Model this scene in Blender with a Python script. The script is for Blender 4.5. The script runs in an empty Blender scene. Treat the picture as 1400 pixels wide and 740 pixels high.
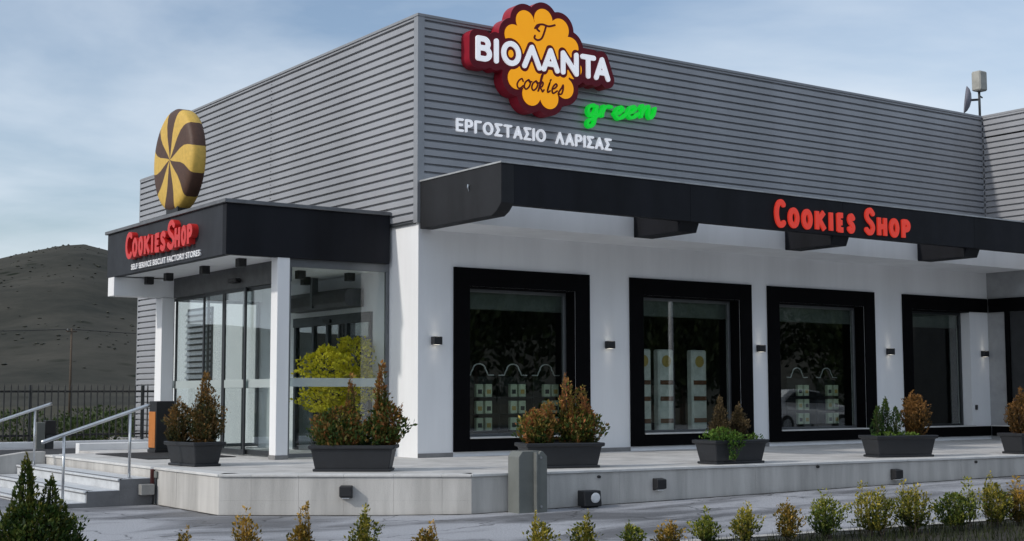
import bpy, bmesh, math, random
import numpy as np
from mathutils import Vector, Matrix, noise as mnoise
from mathutils.geometry import tessellate_polygon
R = math.radians
scene = bpy.context.scene
COL = scene.collection

# ------------------------------------------------------------------ camera
CAM = Vector((-12.5902, -20.6258, 1.1))
pitch, yaw, roll = 0.0891, 0.616, -0.0022
F = Vector((math.sin(yaw)*math.cos(pitch), math.cos(yaw)*math.cos(pitch), math.sin(pitch)))
Rt = Vector((math.cos(yaw), -math.sin(yaw), 0)); Up = Rt.cross(F)
Rt, Up = math.cos(roll)*Rt + math.sin(roll)*Up, -math.sin(roll)*Rt + math.cos(roll)*Up
cd = bpy.data.cameras.new('camera'); cd.lens = 1890.05/1400*36; cd.sensor_width = 36; cd.sensor_fit = 'HORIZONTAL'
cd.clip_start = 0.1; cd.clip_end = 9000
co = bpy.data.objects.new('camera', cd); COL.objects.link(co)
M = Matrix.Identity(4)
for i in range(3):
    M[i][0], M[i][1], M[i][2], M[i][3] = Rt[i], Up[i], -F[i], CAM[i]
co.matrix_world = M
scene.camera = co

# ------------------------------------------------------------------ light
SUN = Vector((-1.6, 0.16, 1.0)).normalized()
el = math.asin(SUN.z); az = math.atan2(SUN.x, SUN.y)      # azimuth from +Y towards +X
world = bpy.data.worlds.new('World'); scene.world = world; world.use_nodes = True
wn = world.node_tree; wn.nodes.clear()
def N(tree, kind, **kw):
    n = tree.nodes.new(kind)
    for k, v in kw.items():
        if k.startswith('_'): setattr(n, k[1:], v)
        else: n.inputs[k.replace('__', ' ')].default_value = v
    return n
sky = wn.nodes.new('ShaderNodeTexSky'); sky.sky_type = 'NISHITA'; sky.sun_disc = False
sky.sun_elevation = el; sky.sun_rotation = az; sky.air_density = 1.0; sky.dust_density = 1.6; sky.ozone_density = 1.6
tc = wn.nodes.new('ShaderNodeTexCoord')
sep = wn.nodes.new('ShaderNodeSeparateXYZ'); wn.links.new(tc.outputs['Generated'], sep.inputs[0])
zz = N(wn, 'ShaderNodeMath', _operation='ADD'); wn.links.new(sep.outputs['Z'], zz.inputs[0]); zz.inputs[1].default_value = 0.16
zm = N(wn, 'ShaderNodeMath', _operation='MAXIMUM'); wn.links.new(zz.outputs[0], zm.inputs[0]); zm.inputs[1].default_value = 0.05
cx = N(wn, 'ShaderNodeMath', _operation='DIVIDE'); wn.links.new(sep.outputs['X'], cx.inputs[0]); wn.links.new(zm.outputs[0], cx.inputs[1])
cy = N(wn, 'ShaderNodeMath', _operation='DIVIDE'); wn.links.new(sep.outputs['Y'], cy.inputs[0]); wn.links.new(zm.outputs[0], cy.inputs[1])
cmb = wn.nodes.new('ShaderNodeCombineXYZ'); wn.links.new(cx.outputs[0], cmb.inputs[0]); wn.links.new(cy.outputs[0], cmb.inputs[1])
nz = wn.nodes.new('ShaderNodeTexNoise'); nz.inputs['Scale'].default_value = 0.85; nz.inputs['Detail'].default_value = 7; nz.inputs['Roughness'].default_value = 0.52
nz.inputs['Distortion'].default_value = 0.35
wn.links.new(cmb.outputs[0], nz.inputs['Vector'])
cr = wn.nodes.new('ShaderNodeValToRGB'); cr.color_ramp.elements[0].position = 0.34; cr.color_ramp.elements[1].position = 0.64
cr.color_ramp.elements[0].color = (0.06, 0.06, 0.06, 1); cr.color_ramp.elements[1].color = (1, 1, 1, 1)
wn.links.new(nz.outputs['Fac'], cr.inputs[0])
mx = wn.nodes.new('ShaderNodeMixRGB'); wn.links.new(cr.outputs[0], mx.inputs[0]); wn.links.new(sky.outputs[0], mx.inputs[1])
mx.inputs[2].default_value = (5.5, 6.1, 6.8, 1)
bg = wn.nodes.new('ShaderNodeBackground'); bg.inputs['Strength'].default_value = 0.125
wn.links.new(mx.outputs[0], bg.inputs['Color'])
wo = wn.nodes.new('ShaderNodeOutputWorld'); wn.links.new(bg.outputs[0], wo.inputs[0])

sd = bpy.data.lights.new('sun', 'SUN'); sd.energy = 1.75; sd.angle = R(2.0); sd.color = (1.0, 0.94, 0.86)
so = bpy.data.objects.new('sun', sd); COL.objects.link(so); so.rotation_euler = SUN.to_track_quat('Z', 'Y').to_euler()
so.location = (-30, 0, 30)
vs = scene.view_settings
vs.view_transform = 'Standard'; vs.look = 'None'; vs.exposure = 0.16; vs.gamma = 1.0; vs.use_curve_mapping = False

# ------------------------------------------------------------------ materials
MATS = {}
def mat(name, col, rough=0.6, metal=0.0, var=0.12, scale=4.0, bump=0.0, bscale=40.0, spec=0.5, col2=None, streak=False, emit=0, coat=0, ecol=(1.0, 0.93, 0.8)):
    if name in MATS: return MATS[name]
    m = bpy.data.materials.new(name); m.use_nodes = True; t = m.node_tree
    b = t.nodes['Principled BSDF']
    b.inputs['Roughness'].default_value = rough; b.inputs['Metallic'].default_value = metal; b.inputs['Specular IOR Level'].default_value = spec
    if coat: b.inputs['Coat Weight'].default_value = coat
    g = t.nodes.new('ShaderNodeNewGeometry')
    vec = g.outputs['Position']
    if streak:
        mp = t.nodes.new('ShaderNodeMapping'); mp.inputs['Scale'].default_value = (1, 1, 0.12); t.links.new(vec, mp.inputs[0]); vec2 = mp.outputs[0]
    else: vec2 = vec
    n = N(t, 'ShaderNodeTexNoise', Scale=scale, Detail=6.0, Roughness=0.62); t.links.new(vec2, n.inputs['Vector'])
    c2 = col2 if col2 else tuple(c*(1-2.2*var) for c in col)
    c1 = tuple(min(1, c*(1+var*0.6)) for c in col)
    r = t.nodes.new('ShaderNodeValToRGB'); r.color_ramp.elements[0].position = 0.3; r.color_ramp.elements[1].position = 0.62
    r.color_ramp.elements[0].color = (*c2, 1); r.color_ramp.elements[1].color = (*c1, 1)
    t.links.new(n.outputs['Fac'], r.inputs[0]); t.links.new(r.outputs[0], b.inputs['Base Color'])
    rr = N(t, 'ShaderNodeMapRange'); rr.inputs['To Min'].default_value = max(0.02, rough-0.1); rr.inputs['To Max'].default_value = min(1, rough+0.1)
    n2 = N(t, 'ShaderNodeTexNoise', Scale=scale*3.1, Detail=4.0); t.links.new(vec, n2.inputs['Vector'])
    t.links.new(n2.outputs['Fac'], rr.inputs['Value']); t.links.new(rr.outputs[0], b.inputs['Roughness'])
    if bump:
        n3 = N(t, 'ShaderNodeTexNoise', Scale=bscale, Detail=5.0); t.links.new(vec, n3.inputs['Vector'])
        bp = N(t, 'ShaderNodeBump', Strength=bump, Distance=0.02); t.links.new(n3.outputs['Fac'], bp.inputs['Height']); t.links.new(bp.outputs[0], b.inputs['Normal'])
    if emit:
        b.inputs['Emission Color'].default_value = (*ecol, 1); b.inputs['Emission Strength'].default_value = emit
    MATS[name] = m; return m

def leafmat(name, cols, nscale=6.0):
    if name in MATS: return MATS[name]
    m = bpy.data.materials.new(name); m.use_nodes = True; t = m.node_tree; b = t.nodes['Principled BSDF']
    b.inputs['Roughness'].default_value = 0.6; b.inputs['Specular IOR Level'].default_value = 0.3
    g = t.nodes.new('ShaderNodeNewGeometry')
    n = N(t, 'ShaderNodeTexNoise', Scale=nscale, Detail=2.0); t.links.new(g.outputs['Position'], n.inputs['Vector'])
    a = N(t, 'ShaderNodeMath', _operation='MULTIPLY'); t.links.new(g.outputs['Random Per Island'], a.inputs[0]); a.inputs[1].default_value = 0.5
    s = N(t, 'ShaderNodeMath', _operation='MULTIPLY_ADD'); t.links.new(n.outputs['Fac'], s.inputs[0]); s.inputs[1].default_value = 1.3; s.inputs[2].default_value = -0.4
    ad = N(t, 'ShaderNodeMath', _operation='ADD'); t.links.new(a.outputs[0], ad.inputs[0]); t.links.new(s.outputs[0], ad.inputs[1])
    r = t.nodes.new('ShaderNodeValToRGB'); e = r.color_ramp.elements
    while len(e) < len(cols): e.new(0.5)
    for i, c in enumerate(cols): e[i].position = i/(len(cols)-1); e[i].color = (*c, 1)
    t.links.new(ad.outputs[0], r.inputs[0]); t.links.new(r.outputs[0], b.inputs['Base Color'])
    tr = t.nodes.new('ShaderNodeBsdfTranslucent'); t.links.new(r.outputs[0], tr.inputs['Color'])
    mxs = t.nodes.new('ShaderNodeMixShader'); mxs.inputs[0].default_value = 0.25
    t.links.new(b.outputs[0], mxs.inputs[1]); t.links.new(tr.outputs[0], mxs.inputs[2])
    t.links.new(mxs.outputs[0], t.nodes['Material Output'].inputs['Surface'])
    MATS[name] = m; return m

def glassmat(name, tint=(0.8, 0.85, 0.85), ior=1.52, frost=0.0):
    m = bpy.data.materials.new(name); m.use_nodes = True; t = m.node_tree; t.nodes.clear()
    g = t.nodes.new('ShaderNodeNewGeometry')
    io = N(t, 'ShaderNodeMapRange'); t.links.new(g.outputs['Backfacing'], io.inputs['Value']); io.inputs['To Min'].default_value = ior; io.inputs['To Max'].default_value = 1/ior
    fr = t.nodes.new('ShaderNodeFresnel'); t.links.new(io.outputs[0], fr.inputs['IOR'])
    tr = t.nodes.new('ShaderNodeBsdfTransparent'); tr.inputs[0].default_value = (*tint, 1)
    gl = t.nodes.new('ShaderNodeBsdfGlossy'); gl.inputs['Roughness'].default_value = 0.01; gl.inputs['Color'].default_value = (1, 1, 1, 1)
    # faint waviness of float glass
    n3 = N(t, 'ShaderNodeTexNoise', Scale=0.8, Detail=1.0); t.links.new(g.outputs['Position'], n3.inputs['Vector'])
    bp = N(t, 'ShaderNodeBump', Strength=0.02, Distance=0.02); t.links.new(n3.outputs['Fac'], bp.inputs['Height']); t.links.new(bp.outputs[0], gl.inputs['Normal'])
    ms = t.nodes.new('ShaderNodeMixShader'); t.links.new(fr.outputs[0], ms.inputs[0]); t.links.new(tr.outputs[0], ms.inputs[1]); t.links.new(gl.outputs[0], ms.inputs[2])
    out = t.nodes.new('ShaderNodeOutputMaterial'); last = ms.outputs[0]
    if frost:
        df = t.nodes.new('ShaderNodeBsdfDiffuse'); df.inputs[0].default_value = (0.62, 0.68, 0.68, 1)
        m2 = t.nodes.new('ShaderNodeMixShader'); m2.inputs[0].default_value = frost
        t.links.new(last, m2.inputs[1]); t.links.new(df.outputs[0], m2.inputs[2]); last = m2.outputs[0]
    t.links.new(last, out.inputs[0]); MATS[name] = m; return m

WHITE = mat('white_render', (0.83, 0.84, 0.855), 0.8, var=0.045, scale=1.1, bump=0.12, bscale=90, streak=True)
CLAD = mat('grey_cladding', (0.335, 0.345, 0.37), 0.45, metal=0.08, var=0.06, scale=0.9, streak=True)
CLADT = mat('cladding_trim', (0.27, 0.28, 0.30), 0.45, metal=0.1, var=0.05)
BLACK = mat('black_fascia', (0.010, 0.011, 0.015), 0.6, var=0.2, scale=1.5, streak=True, spec=0.18)
CHAR = mat('charcoal_fascia', (0.026, 0.029, 0.036), 0.6, var=0.12, scale=1.5, streak=True, spec=0.3)
BLKM = mat('black_metal', (0.012, 0.012, 0.014), 0.5, var=0.1)
FRAMEM = mat('black_surround', (0.0028, 0.0028, 0.0036), 0.7, var=0.12, scale=2, spec=0.06)
ALU = mat('grey_aluminium', (0.16, 0.17, 0.18), 0.4, metal=0.5, var=0.06)
DALU = mat('dark_aluminium', (0.045, 0.05, 0.055), 0.45, metal=0.4, var=0.06)
STEEL = mat('brushed_steel', (0.58, 0.6, 0.62), 0.3, metal=0.9, var=0.06, scale=8)
CONC = mat('pale_concrete', (0.50, 0.49, 0.47), 0.85, var=0.16, scale=2.2, bump=0.25, bscale=60, streak=True)
COPE = mat('coping_stone', (0.60, 0.60, 0.59), 0.7, var=0.08, scale=3, bump=0.15, bscale=60)
PAVE = mat('terrace_paving', (0.56, 0.55, 0.535), 0.7, var=0.13, scale=1.6, bump=0.15, bscale=50)
MARB = mat('step_marble', (0.56, 0.58, 0.60), 0.45, var=0.08, scale=5, bump=0.1)
STRG = mat('grey_plinth', (0.17, 0.17, 0.175), 0.85, var=0.1, scale=4, bump=0.2)
SKIRT = mat('grey_skirting', (0.22, 0.22, 0.22), 0.8, var=0.1)
PLAST = mat('planter_plastic', (0.015, 0.017, 0.021), 0.5, var=0.1, scale=6)
SOIL = mat('potting_soil', (0.035, 0.027, 0.02), 0.95, var=0.2, scale=25, bump=0.6)
RED = mat('sign_red', (0.62, 0.025, 0.022), 0.4, var=0.05, spec=0.4)
REDF = mat('fascia_letter_red', (0.62, 0.035, 0.02), 0.45, var=0.05, emit=.35, ecol=(.8,.05,.025))
BURG = mat('sign_burgundy', (0.15, 0.006, 0.016), 0.45, var=0.05, spec=.2)
BURGS = mat('sign_burgundy_edge', (0.30, 0.014, 0.03), 0.45, var=0.05, spec=.2)
YEL = mat('sign_amber', (0.64, 0.28, 0.012), 0.4, var=0.04, scale=3, spec=.2, emit=.55, ecol=(.9,.36,.006))
LETLIT = mat('lit_letter_white', (.80,.81,.85), .4, var=.02, emit=.38, ecol=(.92,.94,1))
LETLIT2 = mat('greek_letter_white', (.82,.83,.86), .4, var=.02, emit=.34, ecol=(.92,.94,1))
LETW = mat('letter_white', (0.80, 0.81, 0.83), 0.4, var=0.02)
GREEN = mat('letter_green', (0.005, 0.52, 0.03), 0.35, var=0.04, spec=.25, emit=.42, ecol=(.005,.75,.05))
COOKY = mat('cookie_yellow', (0.66, 0.43, 0.085), 0.6, var=0.07, scale=14, bump=0.15, bscale=60)
COOKB = mat('cookie_brown', (0.078, 0.036, 0.022), 0.6, var=0.1, scale=14, bump=0.15, bscale=60)
ORANGE = mat('bin_orange', (0.50, 0.17, 0.03), 0.5, var=0.08)
POSTG = mat('post_grey', (0.15, 0.16, 0.15), 0.5, metal=0.0, var=0.06)
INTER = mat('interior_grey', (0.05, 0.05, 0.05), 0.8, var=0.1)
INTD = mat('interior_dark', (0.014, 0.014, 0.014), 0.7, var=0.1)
WOOD = mat('bark', (0.10, 0.075, 0.055), 0.9, var=0.2, scale=12, bump=0.4)
GLASS = glassmat('window_glass', (0.88, 0.92, 0.90), ior=1.85)
GLASSS = glassmat('side_glass', (0.95, 0.97, 0.97), ior=1.5)
GLASSD = glassmat('door_glass', (0.84, 0.88, 0.88), ior=1.75)
FROST = glassmat('frosted_strip', (0.8, 0.85, 0.85), frost=0.5)

# ------------------------------------------------------------------ mesh helpers
def link(o, parent=None):
    COL.objects.link(o)
    if parent: o.parent = parent
    return o
def tag(o, label=None, cat=None, group=None, kind=None):
    if label: o['label'] = label
    if cat: o['category'] = cat
    if group: o['group'] = group
    if kind: o['kind'] = kind
    return o
def empty(name, label, cat, group=None, loc=(0, 0, 0), rz=0):
    o = bpy.data.objects.new(name, None); o.location = loc; o.rotation_euler = (0, 0, rz); o.empty_display_size = 0.2
    link(o); return tag(o, label, cat, group)
class MB:
    def __init__(s): s.v = []; s.f = []
    def add(s, vs_, fs):
        k = len(s.v); s.v += [tuple(v) for v in vs_]; s.f += [tuple(i+k for i in f) for f in fs]; return s
    def box(s, x0, x1, y0, y1, z0, z1):
        return s.add([(x0,y0,z0),(x1,y0,z0),(x1,y1,z0),(x0,y1,z0),(x0,y0,z1),(x1,y0,z1),(x1,y1,z1),(x0,y1,z1)],
                     [(0,3,2,1),(4,5,6,7),(0,1,5,4),(1,2,6,5),(2,3,7,6),(3,0,4,7)])
    def prism(s, poly, z0, z1):
        n = len(poly); a = sum(poly[i][0]*poly[(i+1)%n][1]-poly[(i+1)%n][0]*poly[i][1] for i in range(n))
        if a < 0: poly = poly[::-1]
        return s.add([(x,y,z0) for x,y in poly]+[(x,y,z1) for x,y in poly],
                     [tuple(range(n-1,-1,-1)), tuple(range(n,2*n))]+[(i,(i+1)%n,n+(i+1)%n,n+i) for i in range(n)])
    def extrude(s, prof, axis, a, b):
        """prof: list of (p,q); axis 'x': p=y,q=z ; axis 'y': p=x,q=z"""
        n = len(prof); mk = (lambda t,p,q:(t,p,q)) if axis == 'x' else (lambda t,p,q:(p,t,q))
        ar = sum(prof[i][0]*prof[(i+1)%n][1]-prof[(i+1)%n][0]*prof[i][1] for i in range(n))
        if (ar < 0) != (axis == 'y'): prof = prof[::-1]
        return s.add([mk(a,p,q) for p,q in prof]+[mk(b,p,q) for p,q in prof],
                     [tuple(range(n-1,-1,-1)), tuple(range(n,2*n))]+[(i,(i+1)%n,n+(i+1)%n,n+i) for i in range(n)])
    def tube(s, pts, r, seg=8, r2=None, cap=True):
        pts = [Vector(p) for p in pts]; k = len(s.v); n = len(pts); up = None
        for i, p in enumerate(pts):
            d = (pts[min(i+1,n-1)]-pts[max(i-1,0)]).normalized()
            if up is None: up = Vector((0,0,1)) if abs(d.z) < 0.9 else Vector((1,0,0))
            a = d.cross(up).normalized(); b = a.cross(d); up = b
            rr = r if r2 is None else r+(r2-r)*i/(n-1)
            for j in range(seg):
                t = 2*math.pi*j/seg; s.v.append(tuple(p+a*math.cos(t)*rr+b*math.sin(t)*rr))
        for i in range(n-1):
            for j in range(seg):
                s.f.append((k+i*seg+j, k+(i+1)*seg+j, k+(i+1)*seg+(j+1)%seg, k+i*seg+(j+1)%seg))
        if cap:
            s.f.append(tuple(k+j for j in range(seg))); s.f.append(tuple(k+(n-1)*seg+j for j in range(seg-1,-1,-1)))
        return s
    def lathe(s, prof, c=(0,0,0), seg=20):
        k = len(s.v)
        for r, z in prof:
            for j in range(seg):
                t = 2*math.pi*j/seg; s.v.append((c[0]+r*math.cos(t), c[1]+r*math.sin(t), c[2]+z))
        for i in range(len(prof)-1):
            for j in range(seg): s.f.append((k+i*seg+j, k+i*seg+(j+1)%seg, k+(i+1)*seg+(j+1)%seg, k+(i+1)*seg+j))
        s.f.append(tuple(k+j for j in range(seg-1,-1,-1))); s.f.append(tuple(k+(len(prof)-1)*seg+j for j in range(seg)))
        return s
    def mesh(s, name, m, bevel=0.0, smooth=False):
        me = bpy.data.meshes.new(name); me.from_pydata(s.v, [], s.f)
        if bevel:
            bm = bmesh.new(); bm.from_mesh(me)
            es = [e for e in bm.edges if len(e.link_faces) == 2 and e.calc_face_angle(0) > 0.5]
            bmesh.ops.bevel(bm, geom=es, offset=bevel, segments=1, affect='EDGES', clamp_overlap=True)
            bm.to_mesh(me); bm.free()
        if smooth:
            for p in me.polygons: p.use_smooth = True
        if m: me.materials.append(m)
        me.update(); return me
    def build(s, name, m, parent=None, bevel=0.0, smooth=False, loc=None, rz=0):
        o = bpy.data.objects.new(name, s.mesh(name, m, bevel, smooth))
        if loc is not None: o.location = loc
        if rz: o.rotation_euler.z = rz
        return link(o, parent)

# ------------------------------------------------------------------ lettering: strokes -> outline -> solid
def smooth(pts, closed=False, k=7):
    out = []; n = len(pts)
    for i in range(n if closed else n-1):
        if closed: p0,p1,p2,p3 = pts[i-1],pts[i],pts[(i+1)%n],pts[(i+2)%n]
        else: p0,p1,p2,p3 = pts[max(i-1,0)],pts[i],pts[i+1],pts[min(i+2,n-1)]
        for j in range(k):
            t = j/k
            out.append(tuple(0.5*(2*p1[a]+(p2[a]-p0[a])*t+(2*p0[a]-5*p1[a]+4*p2[a]-p3[a])*t*t+(3*p1[a]-p0[a]-3*p2[a]+p3[a])*t**3) for a in (0,1)))
    out.append(tuple(pts[0]) if closed else tuple(pts[-1]))
    return out
def sd_lines(X, Y, lines, butt=False):
    d = np.full(X.shape, 1e9)
    for ln in lines:
        for a, b in zip(ln[:-1], ln[1:]):
            dx, dy = b[0]-a[0], b[1]-a[1]; L2 = dx*dx+dy*dy+1e-12
            t = np.clip(((X-a[0])*dx+(Y-a[1])*dy)/L2, 0, 1)
            d = np.minimum(d, np.hypot(X-a[0]-t*dx, Y-a[1]-t*dy))
    return d
def sd_butt(X, Y, segs, r):
    d = np.full(X.shape, 1e9)
    for a, b in segs:
        dx, dy = b[0]-a[0], b[1]-a[1]; L = math.hypot(dx, dy); ux, uy = dx/L, dy/L
        mx_, my_ = (a[0]+b[0])/2, (a[1]+b[1])/2
        u = np.abs((X-mx_)*ux+(Y-my_)*uy)-L/2; v = np.abs(-(X-mx_)*uy+(Y-my_)*ux)-r
        d = np.minimum(d, np.hypot(np.maximum(u,0), np.maximum(v,0))+np.minimum(np.maximum(u,v),0))
    return d
def contours(fn, bb, h):
    x0,x1,y0,y1 = bb; xs = np.arange(x0, x1+h, h); ys = np.arange(y0, y1+h, h)
    X, Y = np.meshgrid(xs, ys, indexing='ij'); D = fn(X, Y); D = np.where(np.abs(D) < 1e-7, 1e-7, D)
    segs = {}
    inside = D < 0
    cells = inside[:-1,:-1].astype(int)+2*inside[1:,:-1]+4*inside[1:,1:]+8*inside[:-1,1:]
    T = {1:[(3,0)],2:[(0,1)],3:[(3,1)],4:[(1,2)],5:[(3,2),(1,0)],6:[(0,2)],7:[(3,2)],8:[(2,3)],9:[(2,0)],10:[(0,3),(2,1)],11:[(2,1)],12:[(1,3)],13:[(1,0)],14:[(0,3)]}
    def key(i, j, e):
        return [('h',i,j),('v',i+1,j),('h',i,j+1),('v',i,j)][e]
    def pt(k):
        t, i, j = k
        if t == 'h': a, b = D[i,j], D[i+1,j]; s = a/(a-b); return (xs[i]+s*h, ys[j])
        a, b = D[i,j], D[i,j+1]; s = a/(a-b); return (xs[i], ys[j]+s*h)
    for i, j in zip(*np.nonzero((cells > 0) & (cells < 15))):
        for a, b in T[int(cells[i,j])]: segs[key(i,j,a)] = key(i,j,b)
    loops = []
    while segs:
        k0 = next(iter(segs)); lp = []; k = k0
        while k in segs: nx = segs.pop(k); lp.append(pt(k)); k = nx
        # drop nearly collinear points
        out = []
        n = len(lp)
        if n < 6: continue
        keep = simplify(lp, h*0.12)
        if len(keep) > 3: loops.append(keep)
    return loops
def simplify(lp, tol):
    def dp(a, b):
        st = [(a, b)]; kp = {a, b}
        while st:
            i, j = st.pop()
            if j-i < 2: continue
            p, q = P[i], P[j]; dx, dy = q[0]-p[0], q[1]-p[1]; L = math.hypot(dx, dy) or 1e-9
            sg = P[i+1:j]; d = np.abs((sg[:,0]-p[0])*dy-(sg[:,1]-p[1])*dx)/L
            m = int(np.argmax(d))
            if d[m] > tol: kp.add(i+1+m); st += [(i, i+1+m), (i+1+m, j)]
        return kp
    P = np.array(lp+[lp[0]]); n = len(lp); h = n//2
    return [lp[k % n] for k in sorted((dp(0, h) | dp(h, n))-{n})]
def solid(loops, place, depth):
    """loops in sign coordinates (u,v); place(u,v,d)->xyz with d towards the viewer; returns MB"""
    mb = MB(); flat = [p for l in loops for p in l]
    tris = tessellate_polygon([[Vector((p[0], p[1], 0)) for p in l] for l in loops])
    nF = len(flat)
    vs_ = [place(p[0], p[1], depth) for p in flat]+[place(p[0], p[1], 0) for p in flat]
    fs = []
    for t in tris:
        a, b, c = (flat[i] for i in t)
        if (b[0]-a[0])*(c[1]-a[1])-(b[1]-a[1])*(c[0]-a[0]) < 0: t = (t[0], t[2], t[1])
        fs.append(tuple(t))
    k = 0
    for l in loops:
        n = len(l)
        for i in range(n): fs.append((k+i, nF+k+i, nF+k+(i+1)%n, k+(i+1)%n))
        k += n
    return mb.add(vs_, fs)
def arc(cx_, cy_, rx, ry, a0, a1, n=26):
    return [(cx_+rx*math.cos(R(a0+(a1-a0)*i/n)), cy_+ry*math.sin(R(a0+(a1-a0)*i/n))) for i in range(n+1)]
def glyph(ch):
    """centre lines in the unit box: (curves, straight segments)"""
    if ch == 'O': return [arc(.5,.5,.5,.5,0,360,40)], []
    if ch == 'C': return [arc(.56,.5,.56,.5,52,308,36)], []
    if ch == 'K': return [], [((0,-.12),(0,1.12)),((.06,.42),(.95,1.08)),((.28,.58),(1.02,-.1))]
    if ch == 'I': return [], [((.5,-.12),(.5,1.12))]
    if ch == 'E': return [], [((0,-.12),(0,1.12)),((-.1,1),(1.12,1)),((-.1,.5),(.95,.5)),((-.1,0),(1.15,0))]
    if ch == 'S': return [smooth([(.95,.86),(.6,1.0),(.2,.93),(.06,.74),(.3,.56),(.72,.42),(.95,.24),(.75,.05),(.4,0),(0,.12)])], []
    if ch == 'H': return [], [((0,-.12),(0,1.12)),((1,-.12),(1,1.12)),((0,.5),(1,.5))]
    if ch == 'P': return [[(0,1),(.45,1)]+arc(.45,.72,.55,.28,90,-90,18)+[(0,.44)]], [((0,-.12),(0,1.12))]
    G3 = {'Ε': [[(1,1),(0,1),(0,0),(1,0)],[(0,.52),(.85,.52)]], 'Ρ': [[(0,0),(0,1),(.55,1)]+arc(.55,.74,.45,.26,90,-90,16)+[(0,.48)]], 'Γ': [[(0,0),(0,1),(1,1)]],
          'Ο': [arc(.5,.5,.5,.5,0,360,40)], 'Σ': [[(1,1),(0,1),(.55,.5),(0,0),(1,0)]], 'Τ': [[(0,1),(1,1)],[(.5,1),(.5,0)]], 'Α': [[(0,0),(.5,1),(1,0)],[(.2,.32),(.8,.32)]], 'Ι': [[(.5,0),(.5,1)]], 'Λ': [[(0,0),(.5,1),(1,0)]]}
    if ch in G3: return G3[ch], []
    # rounded letters of the logo
    if ch == 'b': return [[(0,0),(0,1)],[(0,1),(.5,1)]+arc(.5,.77,.38,.23,90,-90,14)+[(0,.54)],[(.5,.54)]+arc(.55,.27,.45,.27,90,-90,14)+[(0,0)]], []
    if ch == 'i': return [[(.5,0),(.5,1)]], []
    if ch == 'l': return [[(0,0),(.5,1),(1,0)]], []
    if ch == 'a': return [[(0,0),(.5,1),(1,0)],[(.2,.3),(.8,.3)]], []
    if ch == 'n': return [[(0,0),(0,1),(1,0),(1,1)]], []
    if ch == 't': return [[(0,1),(1,1)],[(.5,1),(.5,0)]], []
def fit(ch, u0, u1, v0, v1, r):
    cs, ss = glyph(ch); a, b, c, d = u0+r, u1-r, v0+r, v1-r
    if b < a: a = b = (u0+u1)/2
    mp = lambda p: (a+p[0]*(b-a), c+p[1]*(d-c))
    def mps(sg):
        (p, q) = [mp(x) for x in sg]
        cl = lambda w: (min(max(w[0], u0), u1), min(max(w[1], v0), v1))
        return (cl(p), cl(q))
    return [[mp(p) for p in l] for l in cs], [mps(s) for s in ss]
def letter_mesh(ch, u0, u1, v0, v1, r, place, depth, h=0.006):
    cs, ss = fit(ch, u0, u1, v0, v1, r)
    def fn(X, Y):
        d = sd_lines(X, Y, cs)-r if cs else np.full(X.shape, 1e9)
        if ss: d = np.minimum(d, sd_butt(X, Y, ss, r))
        return d
    lp = contours(fn, (u0-.03, u1+.03, v0-.03, v1+.03), h)
    return solid(lp, place, depth)
# fonts: built-in face, one mesh per character
def font_row(text, size, offset=0.0):
    out = []; x = 0.0
    def measure(s):
        c = bpy.data.curves.new('t', 'FONT'); c.body = s; c.size = size; c.offset = offset; c.resolution_u = 3
        o = bpy.data.objects.new('t', c); COL.objects.link(o); dg = bpy.context.evaluated_depsgraph_get()
        me = bpy.data.meshes.new_from_object(o.evaluated_get(dg)); bpy.data.objects.remove(o); bpy.data.curves.remove(c); return me
    ref = measure('I'); ix = [v.co.x for v in ref.vertices]; iw = max(ix)-min(ix)
    def right(s):
        me = measure(s+'I'); m = max(v.co.x for v in me.vertices); bpy.data.meshes.remove(me); return m
    base = right('')
    for i, ch in enumerate(text):
        if ch == ' ': continue
        me = measure(ch); adv = right(text[:i])-base
        out.append((ch, me, adv))
    return out
def greek_row(text, u0, u1, v0, v1, r, place, depth, m, parent):
    wd = {'Ι': .0, 'Γ': .55, 'Ε': .60, 'Ρ': .64, 'Τ': .72, 'Ο': .92, 'Σ': .64, 'Α': .80, 'Λ': .80}; k = v1-v0; gap = .17*k
    tot = sum(2*r+wd[c]*(k-2*r) for c in text)+gap*(len(text)-1); f = (u1-u0)/tot; x = u0
    for ch in text:
        w_ = (2*r+wd[ch]*(k-2*r))*f
        letter_mesh(ch, x, x+w_, v0, v1, r, place, depth, .005).build('letter', m, parent); x += w_+gap*f
def font_letters(text, u0, u1, v0, v1, place, depth, m, parent, offset=0.0):
    row = font_row(text, 1.0, offset)
    mnx = min(min(v.co.x for v in me.vertices)+a for _, me, a in row); mxx = max(max(v.co.x for v in me.vertices)+a for _, me, a in row)
    mny = min(v.co.y for _, me, a in row for v in me.vertices); mxy = max(v.co.y for _, me, a in row for v in me.vertices)
    for ch, me, a in row:
        mb = MB(); fl = [((v.co.x+a-mnx)/(mxx-mnx)*(u1-u0)+u0, (v.co.y-mny)/(mxy-mny)*(v1-v0)+v0) for v in me.vertices]
        n = len(fl); fs = []; cnt = {}
        for p in me.polygons:
            ids = list(p.vertices); ar = sum(fl[ids[i]][0]*fl[ids[(i+1)%len(ids)]][1]-fl[ids[(i+1)%len(ids)]][0]*fl[ids[i]][1] for i in range(len(ids)))
            if ar < 0: ids = ids[::-1]
            fs.append(tuple(ids))
            for i in range(len(ids)): cnt[(ids[i], ids[(i+1)%len(ids)])] = 1
        for (i, j) in cnt:
            if (j, i) not in cnt: fs.append((i, n+i, n+j, j))
        mb.add([place(p[0], p[1], depth) for p in fl]+[place(p[0], p[1], 0) for p in fl], fs)
        mb.build('letter', m, parent)
        bpy.data.meshes.remove(me)

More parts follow.
